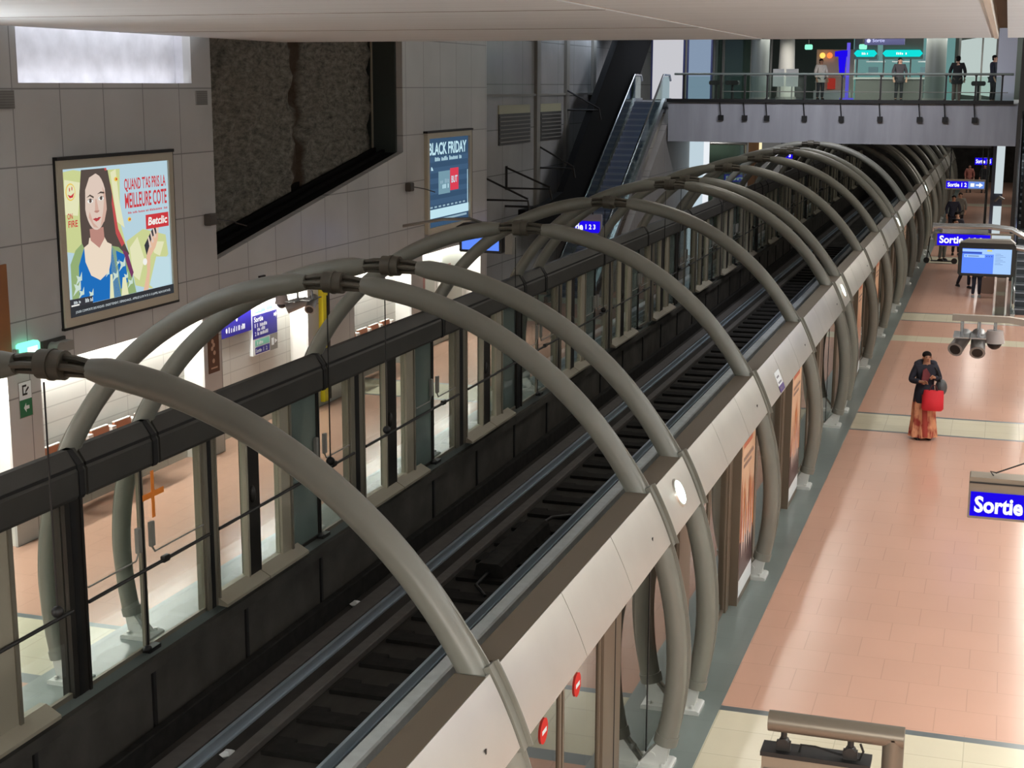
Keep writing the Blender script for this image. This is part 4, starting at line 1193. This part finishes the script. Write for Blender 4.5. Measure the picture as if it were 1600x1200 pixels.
MB().cyl((-6.27, 63, 5.9), .07, 2.3, 14).cyl((-6.27, 63, 5.9), .28, .1, 18).build('shaft', [emat('neon_violet', (110, 96, 235), .9)], t)
MB().prism([(-6.8, 7.65), (-6.3, 7.65), (-6.3, 7.9), (-6.5, 7.9), (-6.8, 7.85)], 'y', 62.9, 63.0).prism([(-6.6, 7.0), (-6.4, 6.8), (-6.34, 7.65), (-6.66, 7.65)], 'y', 62.92, 63.0).build('blue_sign', [L_BLUE], t)
t = thing('kiosk', 'small white kiosk with orange lamps and a red box', 'kiosk', (-7.2, 66, 5.9))
MB().box(-7.9, -6.3, 66, 66.2, 5.9, 8.0).build('back_panel', [pmat('kiosk_white', (206, 196, 180), .5)], t)
for x, c in ((-7.63, (255, 190, 90)), (-7.33, (255, 120, 60))):
    MB().ball((x, 65.8, 7.75), .12).build('lamp', [emat('kiosk_%d' % c[1], c, 1.6)], t)
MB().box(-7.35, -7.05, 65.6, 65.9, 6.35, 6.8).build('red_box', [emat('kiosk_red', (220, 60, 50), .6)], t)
MB().box(-7.9, -6.4, 65.4, 66, 5.9, 6.3).build('counter', [WHITEP], t)
for i, (x, l) in enumerate(((-7.31, 'small green lit exit light left of the violet column'), (-5.29, 'small green lit exit light above the cyan signs'))):
    t = thing('exit_light', l, 'exit light', (x, 58.5, 7.9))
    MB().bevbox(x - .14, x + .14, 58.4, 58.5, 7.83, 8.02, .03).build('lamp_body', [emat('exit_far', (150, 255, 215), 1.1)], t)
    MB().cyl((x, 58.45, 8.02), .012, .72, 6).build('rod', [DARK], t)
t = thing('direction_sign', 'dark blue hanging direction sign over the bridge', 'sign', (-4.2, 58, 8))
MB().box(-5.2, -3.75, 58, 58.1, 7.98, 8.28).build('case', [pmat('sign_navy', (30, 34, 80), .5)], t)
a = Art((-5.2, 57.995, 7.98), (1.45, 0, 0), (0, 0, .3)); a.rect(0, 0, 1, 1, 1, -1); a.text('Sortie', .2, .35, .5, .75, 0, 0); a.oval(.1, .5, .05, .25, 0, 0, 10); a.build('printed_face', [pmat('sign_letters', (150, 156, 200), .5), MAT['sign_navy']], t)
for q in (-5.0, -3.95): MB().cyl((q, 58.05, 8.28), .012, .47, 6).build('rod', [DARK], t)
t = thing('lit_window', 'row of tall pale lit windows at the right end of the bridge', 'window', (-.9, 61, 5.9))

for (p, q) in (((-1.98, 66), (-1.05, 61.4)), ((-1.0, 61.1), (-.5, 57.2))):
    MB().add([(p[0], p[1], 6.15), (q[0], q[1], 6.1), (q[0], q[1], 8.35), (p[0], p[1], 8.35)], [(0, 1, 2, 3)]).add([(p[0] + .05, p[1], 6.15), (q[0] + .05, q[1], 6.1), (q[0] + .05, q[1], 8.35), (p[0] + .05, p[1], 8.35)], [(3, 2, 1, 0)]).build('pane', [emat('window_glow', (190, 204, 200), .95)], t)
for (x, y) in ((-2.02, 66.2), (-1.02, 61.25), (-.45, 57)):
    MB().box(x - .05, x + .05, y - .05, y + .05, 5.9, 8.75).build('mullion', [GREYP], t)
struct(MB().box(-.41, .2, 54.6, 55.2, 5.9, 8.75).build('trim_20', [pmat('pillar_pale', (216, 219, 230), .6)]))
struct(MB().box(.36, .6, 53.0, 53.6, 0, 9.6).build('trim_21', [pmat('pillar_dark', (66, 62, 56), .7)]))
struct(MB().prism([(47.4, 2.3), (58, 8.45), (58, 9.55), (47.4, 9.55)], 'x', .62, 4.5).build('dark_infill_right', [PURE]))  # black prism added to fill the unlit space above the steps
# light inside the bridge rooms, plus fill and wash aimed outside them
area('bridge_light', (-5, 58.5, 8.2), 8, 300, (1, .96, .9), size_y=2.5)
area('shop_light', (-4.2, 66.5, 8.6), 4.5, 110, (.85, 1, 1), size_y=1)
area('bridge_light', (-11.4, 56, 8.6), 1.6, 60, (.8, .87, 1), size_y=2)
area('stair_wall_fill', (-13.55, 49, 8.9), .3, 70, (.72, .84, 1), (0, -.2, -1), size_y=7)  # cool fill added unseen to lighten the wall beside the black panel
area('bridge_wash', (-5.5, 47.5, 9.4), 6, 430, (.86, .88, 1), (0, .75, -1), size_y=1)
for y in (62, 72, 84, 96):
    area('under_bridge_light', (-.6, y, 5.3), .5, 90, WARM, disk=True)
    area('under_bridge_light', (-11.8, y, 5.3), .5, 60, WARM, disk=True)
# light boxes under the bridge
t = thing('light_box', 'tall white lit box under the left end of the footbridge', 'light box', (-11.1, 57, 0))
MB().box(-11.5, -10.95, 57, 57.4, 0, 4.45).build('lit_panel', [emat('light_box', (196, 214, 224), .95)], t)
MB().box(-10.95, -10.8, 57, 57.4, 0, 4.5).build('edge', [emat('light_box_edge', (235, 240, 245), 1.)], t)
MB().box(-11.52, -10.78, 57, 57.42, 4.45, 4.52).build('cap', [GREYP], t)
t = thing('light_box', 'tall white lit column at the right end under the footbridge', 'light box', (-.15, 55.8, 0))
MB().box(-.24, .04, 55.8, 56.1, 2.75, 4.46).build('lit_panel', [emat('light_col', (204, 216, 220), .95)], t)
MB().box(-.24, .04, 55.8, 56.1, .6, 2.3).build('lit_panel', [MAT['light_col']], t)
MB().box(-.36, -.24, 55.75, 56.1, 0, 4.5).box(-.24, .04, 55.85, 56.1, 2.3, 2.75).box(-.24, .04, 55.85, 56.1, 0, .6).build('frame', [pmat('column_frame', (92, 98, 118), .5)], t)
MB().tube([(-.2, 55.7, 2.5), (-.05, 55.6, 2.65), (.1, 55.6, 2.55)], .05, 8).build('clamp', [GREYP], t)
# clutter behind the far light box: frame and brown panel
t = thing('glazed_lobby', 'glazed lobby with a steel top rail beside the left light box', 'lobby', (-11, 63, 0))
MB().tube([(-11.9, 62.6, 4.1), (-10.2, 62.6, 4.1)], .06, 8).tube([(-10.3, 62.6, 0), (-10.3, 62.6, 4.1)], .05, 8).build('rail_frame', [CHROME], t)
MB().box(-11.9, -10.3, 63, 63.06, 0, 4.2).build('glass_panel', [SHOPGL], t)
MB().box(-10.2, -9.75, 63, 63.2, 0, 4.4).build('side_panel', [pmat('lobby_brown', (118, 84, 54), .5)], t)
MB().box(-9.75, -9.66, 62.9, 63.1, 3.2, 4.3).build('lit_strip', [emat('strip_warm', (255, 240, 190), 1.)], t)

# ---------------------------------------------------------------- right platform hanging signs
t = thing('exit_sign', 'large blue lit Sortie sign with a grey housing at the right edge', 'sign', (.8, 13.5, 2.75))
MB().bevbox(-.105, 1.75, 13.5, 13.72, 2.69, 3.07, .008).build('case', [TAUPE], t)
MB().box(-.1, 1.74, 13.492, 13.5, 3.015, 3.03).build('seam', [BLACK], t)
a = Art((-.085, 13.49, 2.715), (1.8, 0, 0), (0, 0, .225))
a.rect(0, 0, .62, 1, 0, 0); a.rect(.63, 0, .99, 1, 2, 0)
a.text('Sortie', .02, .15, .25, .84, 1, 1, .035); a.text('1 2 3', .36, .2, .56, .78, 1, 1, .02)
a.build('lit_face', [L_BLUE, L_WHITE, L_PALE], t)
MB().tube([(.1, 13.6, 3.07), (.07, 13.6, 3.11), (.12, 13.6, 3.10), (1.1, 13.6, 3.55), (1.1, 13.6, 7.25)], .008, 6).build('suspension_wire', [DARK], t)
t = thing('exit_sign', 'blue lit Sortie sign under a tube arm, behind the lit display', 'sign', (-.5, 32, 3.3))
MB().box(-1.24, .3, 32, 32.15, 3.24, 3.52).build('case', [TAUPE], t)
a = Art((-1.2, 31.99, 3.26), (1.45, 0, 0), (0, 0, .235))
a.rect(0, 0, .72, 1, 0, 0); a.rect(.74, .2, 1, 1, 2, 0); a.text('Sortie', .03, .18, .36, .86, 1, 1, .03); a.text('1 2 3', .43, .25, .62, .75, 1, 1, .02)
a.build('lit_face', [L_BLUE, L_WHITE, L_PALE], t)
MB().tube([(-1.28, 31.9, 3.66), (-.2, 31.9, 3.68), (.25, 31.9, 3.64), (.6, 31.9, 3.45), (.8, 31.9, 3.1), (.85, 31.9, 0)], .06, 10).box(-1.1, -.2, 31.88, 31.92, 3.52, 3.62).tube([(-1.3, 31.9, 3.64), (-1.27, 31.9, 3.64)], .09, 10).build('tube_arm', [CHROME], t)
t = thing('exit_sign', 'blue and white Sortie sign with an arrow in mid platform', 'sign', (-1.1, 50, 3.3))
MB().box(-1.72, -.5, 50, 50.12, 3.24, 3.56).build('case', [TAUPE], t)
a = Art((-1.7, 49.99, 3.28), (1.17, 0, 0), (0, 0, .22))
a.rect(0, 0, .58, 1, 0, 0); a.rect(.58, 0, 1, 1, 2, 0); a.text('Sortie 1 2', .04, .2, .54, .8, 1, 1, .03)
a.poly([(.78, .4), (.87, .4), (.87, .15), (.97, .5), (.87, .85), (.87, .6), (.78, .6)], 1, 1); a.rect(.64, .25, .74, .75, 1, 1)
a.build('lit_face', [L_BLUE, L_WHITE, emat('lit_light_blue', (110, 150, 235), .9)], t)
for q in (-.62, -1.6): MB().cyl((q, 50.06, 3.56), .02, 1.0, 6).build('rod', [DARK], t)
MB().box(-1.8, -.4, 50.0, 50.12, 4.56, 4.62).cyl((-.45, 50.06, 0), .04, 4.56, 8).build('gantry', [DARK], t)
t = thing('exit_sign', 'small blue Sortie sign farthest along the near platform', 'sign', (-.8, 65, 3.3))
MB().box(-1.12, -.44, 65, 65.12, 3.3, 3.58).build('case', [DARK], t)
a = Art((-1.12, 64.99, 3.3), (.68, 0, 0), (0, 0, .28)); a.rect(0, 0, 1, 1, 0, 0); a.text('Sortie 1 5', .06, .2, .94, .8, 1, 1, .03)
a.build('lit_face', [L_BLUE, L_WHITE], t)
MB().cyl((-.8, 65.06, 3.58), .02, 2.02, 6).build('rod', [DARK], t)
# lit display facing the camera
t = thing('information_display', 'black framed lit blue information display on the near platform', 'display', (-.15, 30, 0))
MB().bevbox(-.71, .34, 30, 30.2, 2.885, 3.53, .04).build('case', [DARK], t)
MB().box(-.69, .32, 29.985, 30, 2.9, 3.46).build('bezel', [BLACK], t)
MB().prism([(-.69, 3.53), (.33, 3.53), (.24, 3.6), (-.55, 3.59)], 'y', 29.98, 30.25).build('hood', [GREYP], t)
a = Art((-.64, 29.98, 2.94), (.91, 0, 0), (0, 0, .48))
a.rect(0, 0, 1, 1, 0, 0); a.rect(.64, 0, 1, 1, 1, 1); a.rect(0, .88, .64, .97, 1, 1); a.rect(.0, .80, .4, .86, 2, 1); a.rect(.4, .78, .64, .98, 1, 2)
a.rect(.04, .64, .46, .76, 1, 1); a.rect(.12, .68, .34, .72, 3, 2); a.oval(.08, .7, .02, .03, 0, 2, 10)
for k in range(3): a.oval(.5 + .05 * k, .7, .012, .02, 2, 2, 8)
a.rect(.5, .9, .6, .97, 4, 3)
for k in range(8): a.rect(.67, .8 - .06 * k, .78 + .1 * ((k * 7) % 3) / 2, .815 - .06 * k, 3, 2)
a.build('screen', [L_SCREEN, L_SCREEN2, emat('lit_mid_blue', (60, 84, 190), .9), emat('lit_greyblue', (120, 150, 210), .9), emat('lit_yellow', (230, 220, 120), .9)], t)
MB().tube([(.34, 30.15, 3.45), (.62, 30.15, 3.4), (.85, 30.15, 3.1), (.9, 30.15, 2.6), (.9, 30.15, 0)], .05, 10).build('support_arm', [CHROME], t)
# camera trio of the near platform
t = thing('camera_bracket', 'pale bracket arm holding three cameras over the near platform', 'bracket', (.6, 20, 0))
MB().box(-.5, .2, 19.96, 20.06, 3.5, 3.58).prism([(.2, 3.5), (1.1, 3.36), (1.1, 3.46), (.2, 3.58)], 'y', 19.96, 20.06).build('arm', [pmat('bracket_pale', (150, 138, 126), .5)], t)
MB().cyl((1.1, 20.0, 0), .06, 3.6, 12).build('pole', [CHROME], t)
camera_unit('bullet', (-.37, 19.95, 3.24), 'grey camera hanging over the pink floor, left of three', 3.5, (-.35, -1, -.45))
camera_unit('bullet', (-.16, 19.95, 3.24), 'grey camera hanging over the pink floor, middle of three', 3.5, (0, -1, -.6))
camera_unit('dome', (.04, 19.95, 3.24), 'white dome camera hanging over the pink floor, right of three', 3.5)
# display stand in the foreground
t = thing('display_stand', 'bronze tube stand holding a screen seen at the bottom edge', 'display stand', (-.45, 9, 0))
MB().tube([(-1.2, 9, 2.50), (-.355, 9, 2.50)], .067, 20).tube([(-.42, 9, 2.5), (-.42, 9, 0)], .067, 20).cyl((-.42, 9, 0), .16, .04, 20).build('tube_frame', [pmat('bronze_tube', (112, 104, 92), .4, .5)], t)
for x in (-1.1, -.68):
    MB().cyl((x, 8.97, 2.36), .035, .06, 12, ax='y').tube([(x, 9, 2.44), (x, 9, 2.36)], .02, 8).box(x - .045, x + .045, 8.98, 9.02, 2.30, 2.37).build('hanger', [DARK], t)
MB().box(-1.23, -.56, 8.94, 9.1, 1.78, 2.3).build('screen_case', [TAUPE], t)
MB().box(-1.24, -.55, 8.93, 9.11, 2.28, 2.31).box(-1.215, -.575, 8.93, 8.94, 1.82, 2.2, 1).build('case_rim', [BLACK, pmat('screen_back', (108, 96, 84), .5)], t)
MB().tube([(-1.0, 9, 2.31), (-.99, 9, 2.36), (-.9, 9, 2.36), (-.75, 9, 2.33), (-.62, 9, 2.31), (-.6, 9, 2.37), (-.62, 9, 2.42)], .008, 6).build('cable', [BLACK], t)
t = thing('small_bin', 'brown low box behind the lit display', 'box', (-.3, 49.6, 0))
MB().bevbox(-.45, .0, 49.4, 50.0, 0, .95, .06).build('body', [pmat('box_brown', (136, 112, 98), .6)], t)
t.name = 'low_box'

# ---------------------------------------------------------------- people
def skin(name, pts, edges, mat, parent, lv=1):
    me = bpy.data.meshes.new('k')
    me.from_pydata([p[:3] for p in pts], edges, [])
    o = bpy.data.objects.new('k', me); COL.objects.link(o)
    o.modifiers.new('s', 'SKIN')
    for i, p in enumerate(pts):
        r = p[3]
        me.skin_vertices[0].data[i].radius = r if isinstance(r, tuple) else (r, r)
    me.skin_vertices[0].data[0].use_root = True
    sb = o.modifiers.new('b', 'SUBSURF'); sb.levels = lv; sb.render_levels = lv
    dg = bpy.context.evaluated_depsgraph_get()
    ev = o.evaluated_get(dg)
    nm = bpy.data.meshes.new_from_object(ev)
    bpy.data.objects.remove(o); bpy.data.meshes.remove(me)
    nm.name = name
    nm.materials.clear(); nm.materials.append(mat)
    for p in nm.polygons: p.use_smooth = True
    r = bpy.data.objects.new(name, nm); COL.objects.link(r); r.parent = parent
    return r

SKIN1 = pmat('skin_brown', (172, 124, 98), .6)
SKIN2 = pmat('skin_light', (196, 150, 126), .6)
HAIR = pmat('hair_black', (22, 18, 17), .85, spec=.15)
def person(label, loc, rotz, h=1.68, coat=(30, 30, 42), legs=(28, 28, 36), skinm=SKIN1, pose=None, hair='short', skirt=None, shoes=(20, 18, 18), long_coat=.78, scale_detail=1, group=None):
    """local frame: x to the person's left... y = -1 forward; built for 1.70 m then scaled"""
    t = thing('person', label, 'person', loc, rotz, group)
    k = h / 1.70
    t.scale = (k, k, k)
    p = dict(le=(.27, -.02, 1.14), lw=(.25, -.12, .90), re=(-.27, -.02, 1.14), rw=(-.25, -.12, .90), lk=(.10, -.02, .50), la=(.11, .02, .09), rk=(-.10, -.02, .50), ra=(-.11, .02, .09), lean=0., nod=0.)
    if pose: p.update(pose)
    L = p['lean']
    def up_(x, y, z):
        return (x, y - L * max(0, z - .95), z - abs(L) * .25 * max(0, z - .95))
    pel = (0, 0, .96)
    wa, ch, nk, hd, ht = up_(0, .0, 1.12), up_(0, .01, 1.34), up_(0, .0, 1.47), up_(0, -.03 - p['nod'], 1.575), up_(0, -.02 - p['nod'], 1.66)
    ls, rs = up_(.18, .01, 1.40), up_(-.18, .01, 1.40)
    def hand(w, e, sgn):
        w = Vector(w); e = Vector(e)
        d = (w - e).normalized(); s = d.cross(Vector((0, 1, .2))).normalized()
        pts, ed = [], []
        palm = w + d * .07
        pts.append((*palm, (.036, .02)))
        for j, off in enumerate((-.03, -.01, .01, .03)):
            b = palm + d * .03 + s * off
            m_ = b + d * (.035 + .006 * (j in (1, 2))); q = m_ + d * .03 + Vector((0, -.012, -.008))
            pts += [(*b, .011), (*m_, .010), (*q, .008)]
        th = w + d * .03 + s * (.045 * sgn); th2 = th + d * .04 + s * (.012 * sgn)
        pts += [(*th, .012), (*th2, .009)]
        return pts
    V = [(*pel, (.14, .10)), (*wa, (.125, .09)), (*ch, (.15, .10)), (*nk, .055), (*hd, (.078, .092)), (*ht, (.07, .085)),
         (*ls, .06), (*p['le'], .042), (*p['lw'], .028), (*rs, .06), (*p['re'], .042), (*p['rw'], .028),
         (.09, 0, .88, .085), (*p['lk'], .058), (*p['la'], .04), (p['la'][0] + .01, p['la'][1] - .13, .045, .035),
         (-.09, 0, .88, .085), (*p['rk'], .058), (*p['ra'], .04), (p['ra'][0] - .01, p['ra'][1] - .13, .045, .035)]
    E = [(0, 1), (1, 2), (2, 3), (3, 4), (4, 5), (2, 6), (6, 7), (7, 8), (2, 9), (9, 10), (10, 11), (0, 12), (12, 13), (13, 14), (14, 15), (0, 16), (16, 17), (17, 18), (18, 19)]
    for w, e, wi, sg in ((p['lw'], p['le'], 8, 1), (p['rw'], p['re'], 11, -1)):
        hpnt = hand(w, e, sg); b0 = len(V)
        V += hpnt
        E.append((wi, b0))
        for j in range(4):
            q = b0 + 1 + 3 * j
            E += [(b0, q), (q, q + 1), (q + 1, q + 2)]
        E += [(b0, b0 + 13), (b0 + 13, b0 + 14)]
    skin('body', V, E, skinm, t, 1)
    # face
    hx, hy, hz = hd
    mb = MB().ball((hx, hy - .092, hz + .0), .014, .022, .024, 8, 6)
    mb.build('nose', [skinm], t, local=True)
    mb = MB()
    for s in (-1, 1): mb.ball((hx + .032 * s, hy - .078, hz + .03), .013, .012, .007, 8, 6, 0); mb.box(hx + .032 * s - .02, hx + .032 * s + .02, hy - .09, hy - .08, hz + .046, hz + .052, 1)
    mb.build('eyes', [BLACK, HAIR], t, local=True)
    MB().ball((hx, hy - .08, hz - .045), .024, .012, .008, 8, 6).build('mouth', [pmat('lips', (120, 66, 60), .5)], t, local=True)
    mb = MB()
    for s in (-1, 1): mb.ball((hx + .082 * s, hy + .01, hz + .01), .012, .022, .03, 8, 6)
    mb.build('ears', [skinm], t, local=True)
    # hair
    mb = MB().ball((hx, hy + .04, hz + .062), .088, .092, .075, 14, 9)
    if hair == 'bun': mb.ball((hx, hy + .135, hz + .03), .05, .05, .055)
    if hair == 'curly':
        rr = random.Random(3)
        for q in range(18): mb.ball((hx + rr.uniform(-.1, .1), hy + rr.uniform(.0, .1), hz + rr.uniform(-.03, .14)), .045)
    if hair == 'long': mb.ball((hx, hy + .07, hz - .06), .095, .06, .16)
    mb.ball((hx, hy + .06, hz + .0), .082, .06, .08, 12, 8)
    mb.build('hair', [HAIR], t, local=True)
    # coat: torso and sleeves
    cm = pmat('coat_%d_%d_%d' % coat, coat, .8, noise=.12, nscale=14)
    zb = long_coat
    V = [(*up_(0, 0, max(zb, .9)), (.19, .145)), (*wa, (.175, .13)), (*ch, (.19, .135)), (nk[0], nk[1] + .0, nk[2] - .03, (.10, .085)),
         (*ls, .085), (*p['le'], .066), ((p['lw'][0] * .9 + p['le'][0] * .1), (p['lw'][1] * .9 + p['le'][1] * .1), (p['lw'][2] * .9 + p['le'][2] * .1), .052),
         (*rs, .085), (*p['re'], .066), ((p['rw'][0] * .9 + p['re'][0] * .1), (p['rw'][1] * .9 + p['re'][1] * .1), (p['rw'][2] * .9 + p['re'][2] * .1), .052)]
    E = [(0, 1), (1, 2), (2, 3), (2, 4), (4, 5), (5, 6), (2, 7), (7, 8), (8, 9)]
    if zb < .9:
        V.append((0, .0, zb, (.215, .165))); E.append((0, 10))
    coat_o = skin('coat', V, E, cm, t, 2)
    if zb < .9:
        MB().loft([[(a * math.cos(q), b * math.sin(q) * (1 if math.sin(q) < 0 else 1), z) for q in [2 * PI * j / 24 for j in range(24)]] for a, b, z in ((.205, .175, zb), (.21, .18, zb + .03), (.19, .155, .95), (.16, .12, 1.1))]).build('coat_hem', [cm], t, local=True)
    if skirt is None:
        lm = pmat('legs_%d_%d_%d' % legs, legs, .8)
        V = [(0, 0, .95, (.16, .12)), (.09, 0, .86, .105), (*p['lk'], .075), (p['la'][0], p['la'][1], .1, .058), (-.09, 0, .86, .105), (*p['rk'], .075), (p['ra'][0], p['ra'][1], .1, .058)]
        skin('trousers', V, [(0, 1), (1, 2), (2, 3), (0, 4), (4, 5), (5, 6)], lm, t, 2)
    else:
        skirt(t)
    mb = MB()
    for q in ('la', 'ra'):
        x, y, z = p[q]
        mb.loft([[(x + a * math.cos(j * PI / 5), y - .05 + b * math.sin(j * PI / 5), zz + (p[q][2] - .09)) for j in range(10)] for a, b, zz in ((.05, .14, .0), (.052, .145, .03), (.045, .12, .07), (.04, .06, .1))])
    mb.build('shoes', [pmat('shoe_%d_%d_%d' % shoes, shoes, .5)], t, local=True)
    return t

def sari(t):
    m = pmat('sari_print', (206, 132, 100), .7, noise=.3, nscale=9, stretch=(1, 1, .5))
    r = [n for n in m.node_tree.nodes if n.type == 'VALTORGB'][0]
    r.color_ramp.elements[0].color = (*lin((150, 50, 40)), 1); r.color_ramp.elements[0].position = .38
    r.color_ramp.elements[1].color = (*lin((214, 150, 112)), 1); r.color_ramp.elements[1].position = .55
    mb = MB(); rings = []
    n = 40
    for z, rx, ry, amp in ((.92, .19, .15, .0), (.7, .215, .17, .008), (.4, .225, .185, .018), (.12, .25, .21, .028), (.05, .255, .215, .03)):
        rings.append([((rx + amp * math.sin(9 * q)) * math.cos(q) + .02 * (.9 - z), (ry + amp * math.sin(9 * q)) * math.sin(q), z) for q in [2 * PI * j / n for j in range(n)]])
    mb.loft(rings); mb.build('sari_skirt', [m], t, local=True)
    mb = MB(); rings = []
    for z, a in ((.9, .0), (.6, .02), (.2, .04), (.08, .05)):
        rings.append([(-.05 + a + .05 * math.cos(q), -.19 - a * .6 + .02 * math.sin(q), z) for q in [2 * PI * j / 8 for j in range(8)]])
    mb.loft(rings); mb.build('sari_pleat', [pmat('sari_red', (150, 52, 40), .7)], t, local=True)
W = person('person in a dark padded coat and orange patterned long skirt, standing on the near platform', (-1.12, 28.2, 0), .3, 1.66, coat=(26, 26, 40), skinm=SKIN1, hair='bun', skirt=sari, long_coat=.72,
           pose=dict(le=(.27, .0, 1.16), lw=(.10, -.22, 1.24), re=(-.28, .0, 1.14), rw=(-.14, -.24, 1.16), nod=.02))
# hood and the reddish scarf in the hands
mb = MB().ball((.0, .12, 1.45), .19, .11, .09, 14, 8).ball((.13, .06, 1.45), .1, .11, .075).ball((-.13, .05, 1.45), .09, .1, .07)
mb.build('hood', [MAT['coat_26_26_40']], W, local=True)
MB().prism([(-.12, 1.1), (-.02, 1.12), (.03, 1.3), (-.05, 1.42), (-.11, 1.38), (-.13, 1.2)], 'y', -.235, -.2).build('scarf', [pmat('scarf_red', (104, 42, 48), .8)], W, local=True)
t = thing('tote_bag', 'bright red tote bag carried by the person in the long skirt', 'bag', (-.94, 28.0, .66))
mb = MB()
mb.loft([[(-.95 + a * math.cos(q) + .03 * (z - .9), 27.96 + b * math.sin(q), z) for q in [2 * PI * j / 16 for j in range(16)]] for a, b, z in ((.17, .06, .60), (.20, .085, .64), (.19, .08, .82), (.175, .05, .98))])
mb.build('bag_body', [pmat('bag_red', (206, 34, 48), .6)], t)
for dy in (-.03, .03):
    MB().tube([(-1.03, 27.96 + dy, .97), (-.98, 27.98, 1.07), (-.92, 27.98, 1.07), (-.88, 27.96 + dy, .97)], .012, 6).build('strap', [pmat('strap_dark', (70, 14, 22), .6)], t)
t = thing('shoulder_bag', 'grey shoulder bag hanging behind the red tote bag', 'bag', (-.82, 28.2, .8))
MB().ball((-.83, 28.24, .99), .11, .16, .16).build('bag_body', [pmat('bag_grey', (72, 74, 76), .6)], t)
MB().tube([(-.85, 28.15, 1.1), (-.9, 28.14, 1.3), (-.96, 28.16, 1.38)], .014, 6).build('strap', [BLACK], t)

person('person in a navy jacket walking near the girder, tallest of the waiting group', (-1.95, 68, 0), .1, 1.8, coat=(22, 24, 42), skinm=SKIN1, hair='short', long_coat=.85)
person('person in a grey coat behind the navy jacketed person', (-1.75, 71, 0), .0, 1.72, coat=(120, 116, 108), skinm=SKIN2, hair='short')
person('person with curly dark hair holding white papers', (-1.55, 60.5, 0), .0, 1.66, coat=(28, 24, 36), skinm=SKIN2, hair='curly', pose=dict(le=(.26, -.02, 1.15), lw=(.1, -.25, 1.08), re=(-.26, -.02, 1.15), rw=(-.1, -.25, 1.08)))
t = MB().box(-1.68, -1.42, 60.11, 60.14, .98, 1.27).build('paper_sheets', [WHITES]); tag(t, 'white paper sheets held by the curly haired person', 'paper')
person('person in an olive jacket bending over a kick scooter', (-1.95, 57.5, .09), .9, 1.72, coat=(62, 68, 50), legs=(96, 98, 90), skinm=SKIN1, hair='short', pose=dict(lean=.75, le=(.28, -.34, 1.08), lw=(.16, -.5, 1.0), re=(-.28, -.34, 1.08), rw=(-.16, -.5, 1.0), nod=.05))
t = thing('kick_scooter', 'dark kick scooter under the bending person', 'scooter', (-2.0, 57.5, 0))
MB().box(-2.35, -1.6, 57.4, 57.55, .07, .11).build('deck', [BLACK], t)
for x in (-2.5, -1.5): MB().tube([(x, 57.44, .1), (x, 57.51, .1)], .11, 16).build('wheel', [DARK], t)
MB().tube([(-2.5, 57.475, .1), (-2.42, 57.475, .9), (-2.4, 57.475, 1.0)], .02, 8).tube([(-2.4, 57.25, 1.0), (-2.4, 57.7, 1.0)], .018, 8).tube([(-2.45, 57.475, .45), (-2.3, 57.475, .1)], .018, 6).build('steering_column', [BLACK], t)
person('person in dark trousers striding behind the lit display', (-.98, 50.6, 0), .6, 1.5, coat=(24, 22, 26), legs=(24, 26, 40), skinm=SKIN2, pose=dict(lk=(.12, -.14, .5), la=(.13, -.12, .09), rk=(-.1, .05, .5), ra=(-.1, .28, .12)))
person('person in navy trousers standing behind the lit display', (-.55, 48.4, 0), .2, 1.5, coat=(26, 26, 30), legs=(22, 26, 44), skinm=SKIN2, shoes=(130, 134, 136))
person('person in a pinkish top and dark legs at the far end of the near platform', (-1.95, 97, 0), .2, 1.72, coat=(158, 98, 88), legs=(24, 22, 22), skinm=SKIN2, hair='long')
person('person in dark clothes at the far end, right of the pinkish one', (-1.05, 97, 0), -.2, 1.75, coat=(16, 18, 24), skinm=SKIN1)
person('person in a black skirt and jacket standing behind the bridge railing', (-1.72, 55.2, 5.9), PI, 1.62, coat=(24, 22, 26), skinm=SKIN2, legs=(112, 92, 84), long_coat=.7)
person('person half hidden by the pale pillar on the bridge', (-.52, 56.2, 5.9), 1.2, 1.66, coat=(34, 36, 52), skinm=SKIN2)
person('person in a white top carrying a bag near the kiosk', (-7.32, 62.8, 5.9), .6, 1.66, coat=(196, 188, 180), legs=(40, 38, 44), skinm=SKIN1)
person('person with long dark hair at the counter under the cyan signs', (-4.07, 60.9, 5.9), .3, 1.66, coat=(58, 54, 58), legs=(30, 30, 34), skinm=SKIN2, hair='long')
for o in bpy.data.objects:
    if o.parent is None and o.get('kind') is None and o.type in ('MESH', 'EMPTY') and 'label' not in o: print('UNLABELLED', o.name)
